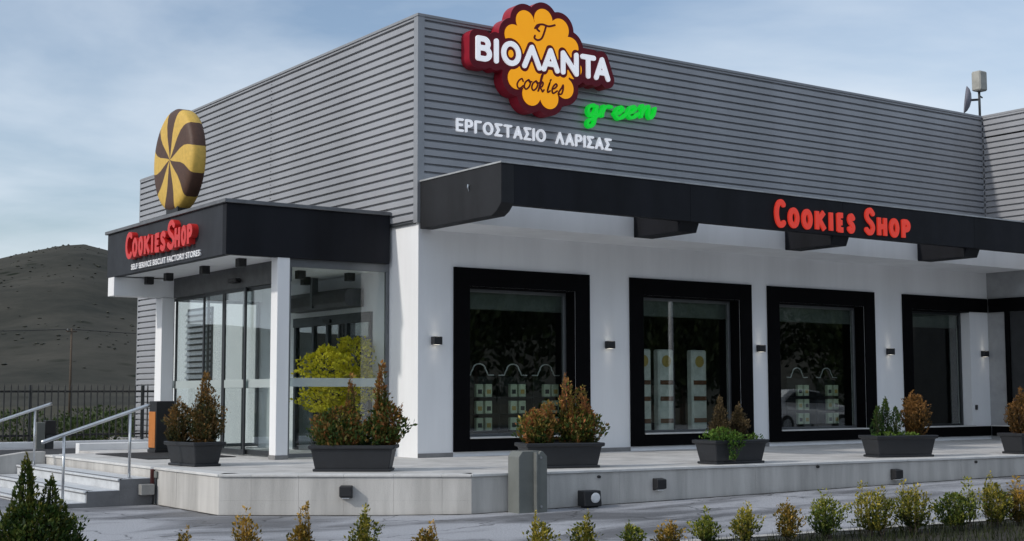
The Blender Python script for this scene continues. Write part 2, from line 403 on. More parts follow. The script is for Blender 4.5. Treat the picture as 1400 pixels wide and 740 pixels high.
# ------------------------------------------------------------------ ground heights
def sst(a, b, x):
    t = min(max((x-a)/(b-a), 0), 1); return t*t*(3-2*t)
def gz(x, y):
    z = -0.53+0.0175*(min(max(x, -3.0), 16)+1)
    z = z+(-0.13-z)*sst(4.6, 8.5, y)
    d = math.hypot(x, y)
    return z-1.2*sst(30, 160, d)
def axis_pts(lo, hi, near, step):
    a = [near[0]+step*i for i in range(int((near[1]-near[0])/step)+1)]; s = step; x = a[-1]
    while x < hi: s *= 1.35; x += s; a.append(min(x, hi))
    s = step; x = a[0]
    while x > lo: s *= 1.35; x -= s; a.insert(0, max(x, lo))
    return a
def sheet(name, xs, ys, zf, m, skip=None):
    mb = MB(); nx, ny = len(xs), len(ys)
    mb.v = [(x, y, zf(x, y)) for x in xs for y in ys]
    mb.f = [(i*ny+j, (i+1)*ny+j, (i+1)*ny+j+1, i*ny+j+1) for i in range(nx-1) for j in range(ny-1)]
    o = mb.build(name, m, smooth=True); return tag(o, kind='structure')

# grass / dry field ground
def ground_mat():
    m = bpy.data.materials.new('dry_field'); m.use_nodes = True; t = m.node_tree; b = t.nodes['Principled BSDF']; b.inputs['Roughness'].default_value = 0.95; b.inputs['Specular IOR Level'].default_value = 0.1
    g = t.nodes.new('ShaderNodeNewGeometry')
    n = N(t, 'ShaderNodeTexNoise', Scale=0.05, Detail=8.0, Roughness=0.6); t.links.new(g.outputs['Position'], n.inputs['Vector'])
    r = t.nodes.new('ShaderNodeValToRGB'); e = r.color_ramp.elements; e[0].position = .35; e[0].color = (.035,.036,.024,1); e[1].position = .65; e[1].color = (.075,.066,.045,1)
    t.links.new(n.outputs['Fac'], r.inputs[0]); t.links.new(r.outputs[0], b.inputs['Base Color'])
    return m
def hill_mat():
    m = bpy.data.materials.new('hill_scrub'); m.use_nodes = True; t = m.node_tree; b = t.nodes['Principled BSDF']; b.inputs['Roughness'].default_value = 1.0; b.inputs['Specular IOR Level'].default_value = 0.05
    g = t.nodes.new('ShaderNodeNewGeometry')
    n = N(t, 'ShaderNodeTexNoise', Scale=0.016, Detail=12.0, Roughness=0.74); t.links.new(g.outputs['Position'], n.inputs['Vector'])
    r = t.nodes.new('ShaderNodeValToRGB'); e = r.color_ramp.elements; e[0].position = .33; e[0].color = (.036,.038,.033,1); e[1].position = .66; e[1].color = (.082,.078,.066,1)
    t.links.new(n.outputs['Fac'], r.inputs[0])
    v = N(t, 'ShaderNodeTexVoronoi', Scale=0.075); t.links.new(g.outputs['Position'], v.inputs['Vector'])
    n2 = N(t, 'ShaderNodeTexNoise', Scale=0.02, Detail=3.0); t.links.new(g.outputs['Position'], n2.inputs['Vector'])
    ms = N(t, 'ShaderNodeMapRange'); t.links.new(v.outputs['Distance'], ms.inputs['Value']); ms.inputs['From Min'].default_value = .16; ms.inputs['From Max'].default_value = .3; ms.inputs['To Min'].default_value = 1; ms.inputs['To Max'].default_value = 0
    mm = N(t, 'ShaderNodeMapRange'); t.links.new(n2.outputs['Fac'], mm.inputs['Value']); mm.inputs['From Min'].default_value = .5; mm.inputs['From Max'].default_value = .62
    pr = N(t, 'ShaderNodeMath', _operation='MULTIPLY'); t.links.new(ms.outputs[0], pr.inputs[0]); t.links.new(mm.outputs[0], pr.inputs[1])
    mxx = t.nodes.new('ShaderNodeMixRGB'); t.links.new(pr.outputs[0], mxx.inputs[0]); t.links.new(r.outputs[0], mxx.inputs[1]); mxx.inputs[2].default_value = (.016,.02,.013,1)
    t.links.new(mxx.outputs[0], b.inputs['Base Color'])
    return m
def asphalt_mat():
    m = bpy.data.materials.new('worn_asphalt'); m.use_nodes = True; t = m.node_tree; b = t.nodes['Principled BSDF']; b.inputs['Specular IOR Level'].default_value = 0.4
    g = t.nodes.new('ShaderNodeNewGeometry')
    mp = t.nodes.new('ShaderNodeMapping'); mp.inputs['Scale'].default_value = (0.35, 0.9, 1); mp.inputs['Rotation'].default_value = (0, 0, R(-10)); t.links.new(g.outputs['Position'], mp.inputs[0])
    n = N(t, 'ShaderNodeTexNoise', Scale=0.9, Detail=6.0, Roughness=0.6, Distortion=0.4); t.links.new(mp.outputs[0], n.inputs['Vector'])
    f = N(t, 'ShaderNodeTexNoise', Scale=55.0, Detail=3.0, Roughness=0.7); t.links.new(g.outputs['Position'], f.inputs['Vector'])
    r = t.nodes.new('ShaderNodeValToRGB'); e = r.color_ramp.elements; e[0].position = .40; e[0].color = (.15,.153,.165,1); e[1].position = .56; e[1].color = (.40,.41,.44,1)
    t.links.new(n.outputs['Fac'], r.inputs[0])
    r2 = t.nodes.new('ShaderNodeValToRGB'); e = r2.color_ramp.elements; e[0].position = .3; e[0].color = (.55,.55,.55,1); e[1].position = .7; e[1].color = (1.2,1.2,1.2,1)
    t.links.new(f.outputs['Fac'], r2.inputs[0])
    mu = t.nodes.new('ShaderNodeMixRGB'); mu.blend_type = 'MULTIPLY'; mu.inputs[0].default_value = 1; t.links.new(r.outputs[0], mu.inputs[1]); t.links.new(r2.outputs[0], mu.inputs[2])
    vo = N(t, 'ShaderNodeTexVoronoi', Scale=0.55); vo.feature = 'DISTANCE_TO_EDGE'
    wa = N(t, 'ShaderNodeTexNoise', Scale=1.8, Detail=4.0); t.links.new(g.outputs['Position'], wa.inputs['Vector'])
    va = t.nodes.new('ShaderNodeVectorMath'); va.operation = 'MULTIPLY_ADD'; t.links.new(wa.outputs['Color'], va.inputs[0]); va.inputs[1].default_value = (.9,.9,0); t.links.new(g.outputs['Position'], va.inputs[2]); t.links.new(va.outputs[0], vo.inputs['Vector'])
    ck_ = N(t, 'ShaderNodeMapRange'); t.links.new(vo.outputs['Distance'], ck_.inputs['Value']); ck_.inputs['From Min'].default_value = .004; ck_.inputs['From Max'].default_value = .014; ck_.inputs['To Min'].default_value = .45; ck_.inputs['To Max'].default_value = 1
    mc = t.nodes.new('ShaderNodeMixRGB'); mc.blend_type = 'MULTIPLY'; mc.inputs[0].default_value = 1; t.links.new(mu.outputs[0], mc.inputs[1]); t.links.new(ck_.outputs[0], mc.inputs[2])
    t.links.new(mc.outputs[0], b.inputs['Base Color'])
    rr = N(t, 'ShaderNodeMapRange'); t.links.new(n.outputs['Fac'], rr.inputs['Value']); rr.inputs['From Min'].default_value = .38; rr.inputs['From Max'].default_value = .58; rr.inputs['To Min'].default_value = .5; rr.inputs['To Max'].default_value = .85
    t.links.new(rr.outputs[0], b.inputs['Roughness'])
    bp = N(t, 'ShaderNodeBump', Strength=0.5, Distance=0.01); t.links.new(f.outputs['Fac'], bp.inputs['Height']); t.links.new(bp.outputs[0], b.inputs['Normal'])
    return m
sheet('ground', axis_pts(-4200, 4200, (-60, 60), 2.0), axis_pts(-4200, 4200, (-60, 60), 2.0), lambda x, y: gz(x, y)-0.07, ground_mat())
xs = [-45+i*0.75 for i in range(121)]; ys = [-24+i*0.6 for i in range(61)]
sheet('road', xs, ys, lambda x, y: gz(x, y), asphalt_mat())

sheet('ramp', [-30+i*1.0 for i in range(30)], [5.66+i*.8 for i in range(8)], lambda x, y: gz(x, y)+.012, mat('fresh_asphalt', (.028,.029,.033), .85, var=.15, scale=3, bump=.4, bscale=60))
# hill: rises behind the fence; the unseen ring is added to darken window reflections
random.seed(3)
def hill():
    mb = MB(); na, nr = 440, 46
    sil = [(-180,.09),(-150,.07),(-120,.03),(-70,.025),(-40,.03),(-15,.05),(0,.070),(8,.078),(14.9,.0872),(15.7,.0915),(16.5,.0945),(17.75,.0982),(18.4,.0970),(19,.0942),(21,.085),(25,.068),(32,.05),(45,.036),(70,.05),(100,.085),(140,.095),(180,.09)]
    def hs(a):
        for (a0,h0),(a1,h1) in zip(sil[:-1], sil[1:]):
            if a0 <= a <= a1: return h0+(h1-h0)*(a-a0)/(a1-a0)
        return .03
    for i in range(na+1):
        a = -180+360*i/na
        for j in range(nr+1):
            t = j/nr; d = 330+1100*t
            e = hs(a)*(1.0 if True else 0)
            prof = math.sin(min(t/0.62, 1)*math.pi/2)**1.5 if t < 0.62 else math.cos((t-0.62)/0.38*math.pi/2)
            top = e*(330+1100*0.62)
            h = -1.2+(top+2.3)*prof
            w = Vector((d*math.sin(R(a)), d*math.cos(R(a)), 0))
            nn = mnoise.fractal(w*0.006, 1.0, 2.0, 5)*8.0*min(1, t*4)*(1-prof**6)+mnoise.fractal(w*0.03, 1.0, 2.0, 4)*1.1*min(1, t*4)
            mb.v.append((CAM.x+w.x, CAM.y+w.y, h+nn-0.6))
    for i in range(na):
        for j in range(nr): mb.f.append((i*(nr+1)+j, i*(nr+1)+j+1, (i+1)*(nr+1)+j+1, (i+1)*(nr+1)+j))
    o = mb.build('hill', hill_mat(), smooth=True); tag(o, kind='structure')
    sc = MB(); rg = random.Random(44)
    for _ in range(1500):
        i = rg.randrange(int((10+180)/360*na), int((26+180)/360*na)); j = rg.randrange(2, int(nr*.62))
        a = Vector(mb.v[i*(nr+1)+j]); b = Vector(mb.v[(i+1)*(nr+1)+j]); c2 = Vector(mb.v[i*(nr+1)+j+1])
        p = a+(b-a)*rg.random()+(c2-a)*rg.random()
        if mnoise.noise(p*.012) < -.05 and rg.random() < .8: continue
        r = rg.uniform(.3, 1.1)*(.6+.5*j/nr)
        k = len(sc.v)
        for dx, dy, dz in ((1,0,.2),(0,1,.3),(-1,0,.2),(0,-1,.3),(0,0,.9),(0,0,-.5)):
            f = rg.uniform(.7, 1.3)*r; sc.v.append((p.x+dx*f*1.3, p.y+dy*f*1.3, p.z+dz*f))
        sc.f += [(k,k+1,k+4),(k+1,k+2,k+4),(k+2,k+3,k+4),(k+3,k,k+4),(k+1,k,k+5),(k+2,k+1,k+5),(k+3,k+2,k+5),(k,k+3,k+5)]
    tag(sc.build('scrub', mat('scrub_dark', (.042,.045,.034), .95, var=.2, scale=.05)), 'dark scrub dotted over the bare hillside', 'scrub', kind='stuff')
hill()

# ------------------------------------------------------------------ terrace (raised platform)
TR = empty('terrace', None, None); TR['kind'] = 'structure'
del_keys = [k for k in ('label', 'category') if k in TR.keys()]
P0, P1, P2 = (-4.73, 0.0), (-4.73, -2.48), (-1.94, -4.6)
def fy(x): return -4.6-0.1*(x+1.94)
PX = 17.0
top_poly = [(-4.73, 6.9), P0, P1, P2, (PX, fy(PX)), (PX, 0.3), (0.3, 0.3), (0.3, 6.9)]
MB().prism([(-3.64, 6.9), (-3.64, 5.6), (-4.60, 5.6), (-4.60, -2.42), (-1.90, -4.47), (PX, fy(PX)+.13), (PX, 16), (0.1, 16), (0.1, 6.9)], -1.2, -0.012).build('terrace_core', PAVE, TR)
# paving slabs of the terrace, clipped to its outline
def clip(poly, a, b):
    out = []; n = len(poly); s = lambda p: (b[0]-a[0])*(p[1]-a[1])-(b[1]-a[1])*(p[0]-a[0])
    for i in range(n):
        p, q = poly[i], poly[(i+1) % n]; sp, sq = s(p), s(q)
        if sp >= 0: out.append(p)
        if (sp >= 0) != (sq >= 0):
            t = sp/(sp-sq); out.append((p[0]+t*(q[0]-p[0]), p[1]+t*(q[1]-p[1])))
    return out
inn = [((-4.43, 9), (-4.43, -2.345)), ((-4.43, -2.345), (-1.85, -4.30)), ((-1.85, fy(-1.85)+.305), (PX, fy(PX)+.305))]
G = 0.002; S = 1.2
for i in range(-4, 15):
    for j in range(-6, 6):
        x0, y0 = i*S-0.03, j*S+0.1
        if x0 > 0.0 and y0 > 0.0: continue
        p = [(x0+G, y0+G), (x0+S-G, y0+G), (x0+S-G, y0+S-G), (x0+G, y0+S-G)]
        for a, b in inn+([((0, 5.62), (-9, 5.62))] if False else []):
            if p: p = clip(p, a, b)
        if i < -3: p = clip(p, (9, 5.62), (-9, 5.62)) if p else p
        if p: p = clip(p, (9, 6.9), (-9, 6.9))
        if len(p) > 2:
            MB().prism(p, -0.011, 0.0-random.random()*0.0015).build('paving_slab', PAVE, TR)
# coping strips and wall panels along the edge
def along(a, b, s): L = math.hypot(b[0]-a[0], b[1]-a[1]); return (a[0]+(b[0]-a[0])*s/L, a[1]+(b[1]-a[1])*s/L)
def edge_run(a, b, cuts, zsplit=None, nose=0.025):
    L = math.hypot(b[0]-a[0], b[1]-a[1]); ux, uy = (b[0]-a[0])/L, (b[1]-a[1])/L; nx, ny = uy, -ux   # outward normal (right of travel)
    if nx*(-1)+ny*(-1) < 0 and False: nx, ny = -nx, -ny
    def q(s, o): return (a[0]+ux*s+nx*o, a[1]+uy*s+ny*o)
    cs = [0]+[c for c in cuts if 0 < c < L]+[L]
    for s0, s1 in zip(cs[:-1], cs[1:]):
        g0 = 0.0012 if s0 > 0 else 0; g1 = 0.0012 if s1 < L else 0
        MB().prism([q(s0+g0, nose), q(s1-g1, nose), q(s1-g1, -0.30), q(s0+g0, -0.30)], -0.035, 0.001).build('coping_stone', COPE, TR, bevel=0.004)
        zs = [-1.0]+([zsplit] if zsplit else [])+[-0.038]
        oa, ob = random.uniform(-.0015, .0015), random.uniform(-.0015, .0015)
        for z0, z1 in zip(zs[:-1], zs[1:]):
            MB().prism([q(s0+g0, oa), q(s1-g1, ob), q(s1-g1, -0.12), q(s0+g0, -0.12)], z0+(.0004 if z0 > -.9 else 0), z1-.0004).build('wall_panel', CONC, TR)
edge_run((-4.73, 5.40), P0, [1.8, 3.6], None)
edge_run(P0, P1, [0.93, 1.62], -0.33)
edge_run(P1, P2, [0.45, 1.11, 1.74, 2.43, 3.10], -0.36)
edge_run(P2, (PX, fy(PX)), [1.26, 2.45, 3.66, 5.0, 6.25, 8.23, 9.50, 10.83, 12.1, 13.4, 14.7, 16, 17.3], None)
random.seed(9)
for a, b in ((P0, P1), (P1, P2), (P2, (9.5, fy(9.5)))):
    L = math.hypot(b[0]-a[0], b[1]-a[1]); n = int(L/.16); ux, uy = (b[0]-a[0])/L, (b[1]-a[1])/L; mb = MB()
    for i in range(n+1):
        p = along(a, b, L*i/n); wv = random.uniform(.02, .075)
        for o_ in (-.02, wv): x_, y_ = p[0]+uy*o_, p[1]-ux*o_; mb.v.append((x_, y_, gz(x_, y_)+.006))
    mb.f = [(2*i, 2*i+1, 2*i+3, 2*i+2) for i in range(n)]
    mb.build('dirt_strip', mat('dirt', (.05,.045,.04), .95, var=.3, scale=14), TR)
# entrance door mat
tag(MB().box(-3.95, -2.35, 2.3, 5.0, 0.002, 0.014).build('door_mat', mat('mat_rubber', (.02,.02,.022), .95, bump=.6), None), 'dark rubber mat on the terrace before the sliding doors', 'door mat')

# ------------------------------------------------------------------ staircase and handrails
ST = empty('staircase', None, None); ST['kind'] = 'structure'
for k in range(3):
    xa, xb = -4.76-0.5*(k+1)-0.0, -4.76-0.5*k; zt = -0.165*(k+1)
    MB().box(xa, xb, -0.03, 5.4, -1.1, zt-0.034).build('riser', STRG if False else MARB, ST)
    MB().box(xa-0.025, xb-0.002, 0.0, 5.37, zt-0.030, zt).build('tread', MARB, ST, bevel=0.005)
    MB().box(xa-0.01, xb-(0.0 if k == 0 else 0.012), -0.055, -0.032, -1.0, zt-0.005).build('side_cheek', STRG, ST)
    for q in (.05, .09): MB().box(xa+q, xa+q+.012, .02, 5.34, zt+.0005, zt+.004).build('grip_strip', mat('grip', (.10,.10,.105), .8), ST)
    MB().box(xa-.012, xa-.001, .0, 5.37, zt-.047, zt-.033).build('nosing_line', STRG, ST)
    MB().tube([(xa-.012, -0.043, zt-0.01), (xa+.012, -0.043, zt-0.01)], 0.014).build('nosing_cap', BLKM, ST)
tag(MB().extrude([(-8.6, -1.0), (-4.74, -1.0), (-4.74, 0.06), (-5.1, 0.06), (-8.6, -0.42)], 'y', 5.42, 5.62).build('cheek_wall', CONC, None, bevel=0.01), 'low concrete cheek wall sloping down beside the stairs', 'wall')
tag(MB().box(-3.64, -1.9, 6.91, 7.12, -0.6, 0.14).build('kerb_wall', WHITE, None, bevel=0.01), 'low white wall closing the terrace behind the orange bin', 'wall')
def handrail(y, label):
    h = empty('handrail', label, 'handrail', 'stainless handrails of the stairs')
    MB().tube([(-6.42, y, 0.405), (-6.36, y, 0.425), (-4.84, y, 0.93), (-4.79, y, 0.945)], 0.028, 12).build('rail', STEEL, h, smooth=True)
    for x, zb in ((-5.09, -0.165), (-6.09, -0.495)):
        zt = 0.93+(x+4.84)*0.505/1.52*1.0
        MB().tube([(x, y, zb), (x, y, zt-0.02)], 0.021, 10).build('post', STEEL, h, smooth=True)
        MB().lathe([(0.05, 0), (0.05, 0.008), (0.03, 0.012)], (x, y, zb), 14).build('base_flange', STEEL, h)
handrail(0.06, 'stainless steel handrail on the near side of the stairs')
handrail(4.95, 'stainless steel handrail at the far side of the stairs')

# ------------------------------------------------------------------ building shell
BD = empty('shop_building', 'grey ribbed metal clad shop building with white walls and black framed windows', 'building')
H, ZC = 7.84, 4.12
# right wall with openings (x0,x1,z0,z1) of the glazed recesses
WIN = [(1.06, 3.47, .31, 3.03), (5.14, 7.78, .31, 3.03), (8.92, 11.63, .31, 3.03), (13.25, 15.42, .31, 3.03)]
w = MB(); x = 0.0
for a, b, c, d in WIN:
    w.box(x, a, 0, .4, -0.02, ZC); w.box(a, b, 0, .4, -0.02, c); w.box(a, b, 0, .4, d, ZC); x = b
w.box(x, 16.4, 0, .4, -0.02, ZC)
w.build('front_wall', WHITE, BD)
w = MB(); w.box(0, .4, .4, 1.6, -.02, ZC); w.box(0, .4, 1.6, 4.75, 2.62, ZC); w.box(0, .4, 4.75, 11.3, -.2, ZC)
w.build('side_wall', WHITE, BD)
MB().box(0.012, .4, 0.012, 11.3, ZC, H-0.06).box(.4, 16.4, 0.012, .4, ZC, H-0.06).build('upper_wall', CLADT, BD)
MB().box(0.4, 30, 0.4, 11.3, 7.2, 7.35).build('roof', INTER, BD)
MB().box(16.1, 30, -3.1, 0.4, 7.2, 7.35).build('roof', INTER, BD)
MB().box(0.1, 16, 11.1, 11.3, -.3, 7.3).build('rear_wall', CLADT, BD)
# wing on the right
MB().box(16.1, 16.4, -3.1, 0.0, -.02, ZC).build('wing_wall', mat('wing_render', (.34,.35,.36), .8, var=.06), BD)
MB().box(16.112, 16.4, -3.1, 0.0, ZC, H-.06).build('wing_upper_wall', CLADT, BD)
MB().box(16.4, 30, -3.1, -2.8, -.5, H-.06).build('wing_end_wall', CLADT, BD)
# interior shell
MB().box(.4, 16, .4, 11.1, -.012, 0.004).build('interior_floor', INTER, BD)
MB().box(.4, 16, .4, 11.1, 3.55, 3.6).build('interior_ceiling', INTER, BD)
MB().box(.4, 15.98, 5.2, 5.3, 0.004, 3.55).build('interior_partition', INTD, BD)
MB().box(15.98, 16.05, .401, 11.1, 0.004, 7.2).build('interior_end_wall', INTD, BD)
# lower rear block on the left
LB0, LB1, LBH = 11.3, 13.6, 6.59
MB().box(0.012, 6, LB0+.001, LB1, -.4, LBH-.04).build('rear_block', CLADT, BD)
# cladding courses
PT = 0.1435
def course(axis, a, b, z, flip=1, d0=0.0, d=0.05):
    pr = [(d0, z), (d0-0.004*flip*-1, z), (d0, z+.030), (d0-d*flip, z+.030), (d0-d*flip, z+PT-.006), (d0-(d-.006)*flip, z+PT), (d0+.01*flip, z+PT), (d0+.01*flip, z)]
    pr = [(d0+.011*flip, z), (d0, z), (d0, z+.040), (d0-d*flip, z+.043), (d0-d*flip, z+PT-.012), (d0-(d-.008)*flip, z+PT-.001), (d0+.011*flip, z+PT-.001)]
    return MB().extrude(pr, axis, a, b)
def clad(axis, spans, z0, z1, base, parent, name):
    n = int(round((z1-z0)/PT)); bases = {}
    for k in range(n):
        for q, (a, b) in enumerate(spans):
            off = (0.0015 if q % 2 else 0.0)
            key = q
            if key not in bases:
                bases[key] = course(axis, a, b, 0.0, 1, base-off).mesh(name, CLAD)
            o = bpy.data.objects.new(name, bases[key]); o.location = (0, 0, z0+k*PT); link(o, parent)
ZT = ZC+26*PT
clad('x', [(.06, 6.02), (6.02, 11.9), (11.9, 16.06)], ZC, ZT, 0.0, BD, 'cladding_course')
clad('y', [(.06, 5.95), (5.95, 11.3)], ZC, ZT, 0.0, BD, 'side_cladding_course')
clad('y', [(-3.1, -.055)], ZC, ZT, 16.1, BD, 'wing_cladding_course')
clad('y', [(LB0+.06, LB1)], -.12, LBH, 0.0, BD, 'rear_cladding_course')
# trims
MB().prism([(-.062, -.062), (.075, -.062), (.075, -.02), (-.02, -.02), (-.02, .075), (-.062, .075)], ZC-.02, H-.03).build('corner_trim', mat('corner_trim_metal', (.30,.31,.33), .4, metal=.3, var=.04), BD)
MB().box(16.05, 16.1, -.09, -.001, ZC, H-.05).build('inner_corner_trim', CLADT, BD)
w = MB(); w.box(-.075, 16.06, -.075, .42, H-.05, H); w.box(-.075, .42, .42, 11.34, H-.05, H); w.box(16.04, 16.4, -3.12, -.076, H-.05, H)
w.build('cap_flashing', CLADT, BD, bevel=.004)
MB().box(-.055, .4, LB0-.0, LB1+.04, LBH-.03, LBH+.02).build('rear_cap_flashing', CLADT, BD)
MB().box(-.045, .02, LB1-.0, LB1+.05, -.3, LBH-.03).build('rear_corner_trim', CLADT, BD)
MB().box(-.05, -.002, .08, 11.3, ZC-.03, ZC-.002).build('base_flashing', DALU, BD)
for a, b in ((0.0, .722), (3.807, 4.798), (8.108, 8.572), (11.966, 12.925)): MB().box(a, b, -.012, -.001, 0.001, .075).build('skirting', SKIRT, BD)
# side-wall seam screws
for k in range(26):
    MB().lathe([(.012, 0), (.012, .006)], (0, 0, 0), 6).build('cladding_screw', BLKM, BD).matrix_local = Matrix.Translation((-.051, 5.90, ZC+k*PT+.09)) @ Matrix.Rotation(R(-90), 4, 'Y')
# windows
def window(k, sx0, sx1, sz0, sz1, ox0, ox1, oz0, oz1, right=True):
    D = 0.30; s = MB(); pr = 0.045
    s.box(sx0, ox0, -pr, -.001, sz0, sz1)
    if right: s.box(ox1, sx1, -pr, -.001, sz0, sz1)
    s.box(ox0, ox1 if right else sx1, -pr, -.001, oz1, sz1); s.box(ox0, ox1 if right else sx1, -pr, -.001, sz0, oz0)
    # reveal lining
    s.box(ox0, ox0+.02, 0, D, oz0, oz1); s.box(ox0+.02, ox1-.02, 0, D, oz1-.02, oz1); s.box(ox0+.02, ox1-.02, 0.12, D, oz0, oz0+.015)
    if right: s.box(ox1-.02, ox1, 0, D, oz0, oz1)
    wi = s.build('window', FRAMEM, BD, bevel=.004)
    if not right: MB().box(ox1-.02, ox1, 0, D, oz0, oz1).build('reveal', WHITE, wi)
    f = MB(); a, b, c, d = ox0+.021, ox1-.021, oz0+.016, oz1-.021; t = .055
    f.box(a, a+t, D-.05, D+.02, c, d); f.box(b-t, b, D-.05, D+.02, c, d); f.box(a+t, b-t, D-.05, D+.02, d-t, d); f.box(a+t, b-t, D-.05, D+.02, c, c+t)
    f.build('sash_frame', ALU if right else DALU, wi, bevel=.004)
    MB().box(a+t, b-t, D-.012, D, c+t, d-t).build('pane', GLASS, wi)
    MB().box(ox0+.001, ox1-.001, -.085, .118, oz0-.001, oz0+.028).build('sill', COPE, wi, bevel=.004)
    MB().box(a+.01, b-.01, D+.06, D+.2, d-.36, d).build('blind_box', mat('blind_grey', (.13,.145,.135), .7), wi, bevel=.01)
SUR = [(.727, 3.80), (4.802, 8.106), (8.577, 11.96), (12.93, 16.05)]
for k, ((a, b), o) in enumerate(zip(SUR, WIN)):
    window(k, a, b, .084, 3.36, *o, right=(k < 3))
# wing opening: dark glazed recess
wi = MB().box(16.05, 16.099, -.62, -.5, .084, 3.36).box(16.05, 16.099, -.5, -.06, 3.03, 3.36).box(16.05, 16.099, -3.05, -.62, 3.03, 3.36).box(16.05, 16.099, -3.05, -.06, .084, .31).build('wing_window', FRAMEM, BD)
MB().box(16.085, 16.098, -3.04, -.63, .336, 3.02).build('panel', mat('grey_panel', (.035,.037,.04), .4), wi)
MB().box(16.0, 16.099, -3.05, -.05, .311, .335).build('sill', COPE, wi)
MB().box(15.5, 15.56, -.05, -.002, .7, .82).build('wall_tap', BLKM, BD, bevel=.01)

# ------------------------------------------------------------------ front canopy
YF, ZF0, ZF1, XE = -2.55, 4.15, 4.815, 16.05
cn = MB().box(.25, XE, YF+.03, YF+.16, ZF0+.002, ZF1-.002).build('canopy', BLACK, BD)
for a, b in ((.2505, 4.1), (4.1, 8.1), (8.1, 12.2), (12.2, XE)):
    MB().box(a+.0015, b-.0015, YF, YF+.029, ZF0, ZF1).build('fascia_panel', BLACK, cn, bevel=.003)
MB().extrude([(-.064, 3.985), (-2.28, 3.985), (-2.42, 4.05), (YF, 4.17), (YF, ZF1), (-.064, ZF1)], 'x', -.004, .25).build('end_bracket', mat('end_black', (.017,.018,.021), .6, var=.2, scale=1.5, streak=True, spec=.25), cn, bevel=.004)
for xb in (3.92, 7.90, 12.02):
    MB().extrude([(-1.202, 3.975), (-2.40, 3.975), (-2.50, ZF0+.05), (YF+.162, 4.66), (-1.202, 4.66)], 'x', xb, xb+.45).build('bracket', BLACK, cn, bevel=.004)
MB().box(.251, XE, -1.2, -.0005, 3.985, 4.74).build('soffit_slab', WHITE, cn)
MB().box(.251, XE, -1.205, -.064, 4.741, 4.80).build('slab_capping', CLADT, cn)
MB().tube([(-.006, -1.62, 4.56), (-.03, -1.62, 4.57), (-.035, -1.62, 4.52), (-.012, -1.62, 4.46)], .012, 6).build('hook', STEEL, cn)
w = MB(); w.box(-.02, XE, YF-.02, YF+.18, ZF1+.001, ZF1+.028); w.box(-.02, .27, YF+.181, -.062, ZF1+.001, ZF1+.028)
w.build('edge_trim', mat('edge_trim_metal', (.42,.43,.44), .4, metal=.3), cn)

# ------------------------------------------------------------------ entrance porch
PO = empty('entrance_porch', 'glazed entrance porch with flat charcoal canopy and white columns', 'porch')
X0, Y0, Y1, Z0, Z1 = -3.22, .885, 6.72, 3.44, 4.31
MB().box(X0, -.062, Y0, Y0+.14, Z0, Z1).build('side_fascia', BLACK, PO, bevel=.005)
MB().box(X0-.001, X0+.14, Y0+.141, Y1, Z0, Z1).build('front_fascia', CHAR, PO, bevel=.005)
MB().box(X0+.14, -.062, Y1-.14, Y1, Z0, Z1).build('rear_fascia', CHAR, PO)
MB().box(X0+.141, -.003, Y0+.141, Y1-.141, Z0+.02, Z0+.06).build('soffit', WHITE, PO)
MB().box(X0+.141, -.062, Y0+.141, Y1-.141, Z1-.1, Z1-.05).build('roof_deck', INTER, PO)
w = MB(); w.box(X0-.05, -.062, Y0-.05, Y0+.16, Z1+.001, Z1+.065); w.box(X0-.05, X0+.16, Y0+.161, Y1+.05, Z1+.001, Z1+.065)
w.build('metal_capping', mat('porch_cap_metal', (.15,.155,.165), .45, metal=.3), PO, bevel=.006)
MB().box(-2.26, -2.03, .75+.15, 1.0+.15, 0.07, Z0+.019).build('column', WHITE, PO, bevel=.006)
MB().box(-2.268, -2.022, .892, 1.158, 0.001, 0.069).build('column_base', SKIRT, PO)
MB().box(-2.22, -1.96, 6.3, 6.64, 0.001, 3.06).build('column', WHITE, PO, bevel=.006)
MB().box(X0+.002, -.003, 6.32, 6.66, 3.065, Z0-.001).build('end_beam', WHITE, PO, bevel=.006)
GX = -1.95
MB().box(GX-.03, GX+.09, 1.16, 6.295, 3.06, Z0+.018).build('door_header', mat('header_grey', (.10,.105,.11), .5, metal=.2), PO, bevel=.004)
MB().box(GX-.16, GX-.031, 3.0, 3.35, 3.16, 3.24).build('door_sensor', BLKM, PO, bevel=.02)
def leaf(y0, y1, xo, dark, name):
    o = MB(); t = .05
    o.box(GX+xo-.02, GX+xo+.02, y0, y0+t, 0.02, 3.055); o.box(GX+xo-.02, GX+xo+.02, y1-t, y1, 0.02, 3.055)
    o.box(GX+xo-.02, GX+xo+.02, y0+t, y1-t, 0.02, .11); o.box(GX+xo-.02, GX+xo+.02, y0+t, y1-t, 2.99, 3.055)
    d = o.build(name, dark, PO, bevel=.004)
    MB().box(GX+xo-.006, GX+xo+.006, y0+t, y1-t, .11, 2.99).build('pane', GLASSD, d)
    MB().box(GX+xo-.0085, GX+xo-.0065, y0+t, y1-t, 1.225, 1.375).build('frosted_strip', FROST, d)
    return d
leaf(1.17, 3.02, 0.03, DALU, 'fixed_panel')
leaf(2.75, 3.72, -.04, DALU, 'sliding_door')
leaf(3.73, 4.70, -.04, DALU, 'sliding_door')
leaf(4.62, 6.28, 0.03, DALU, 'fixed_panel')
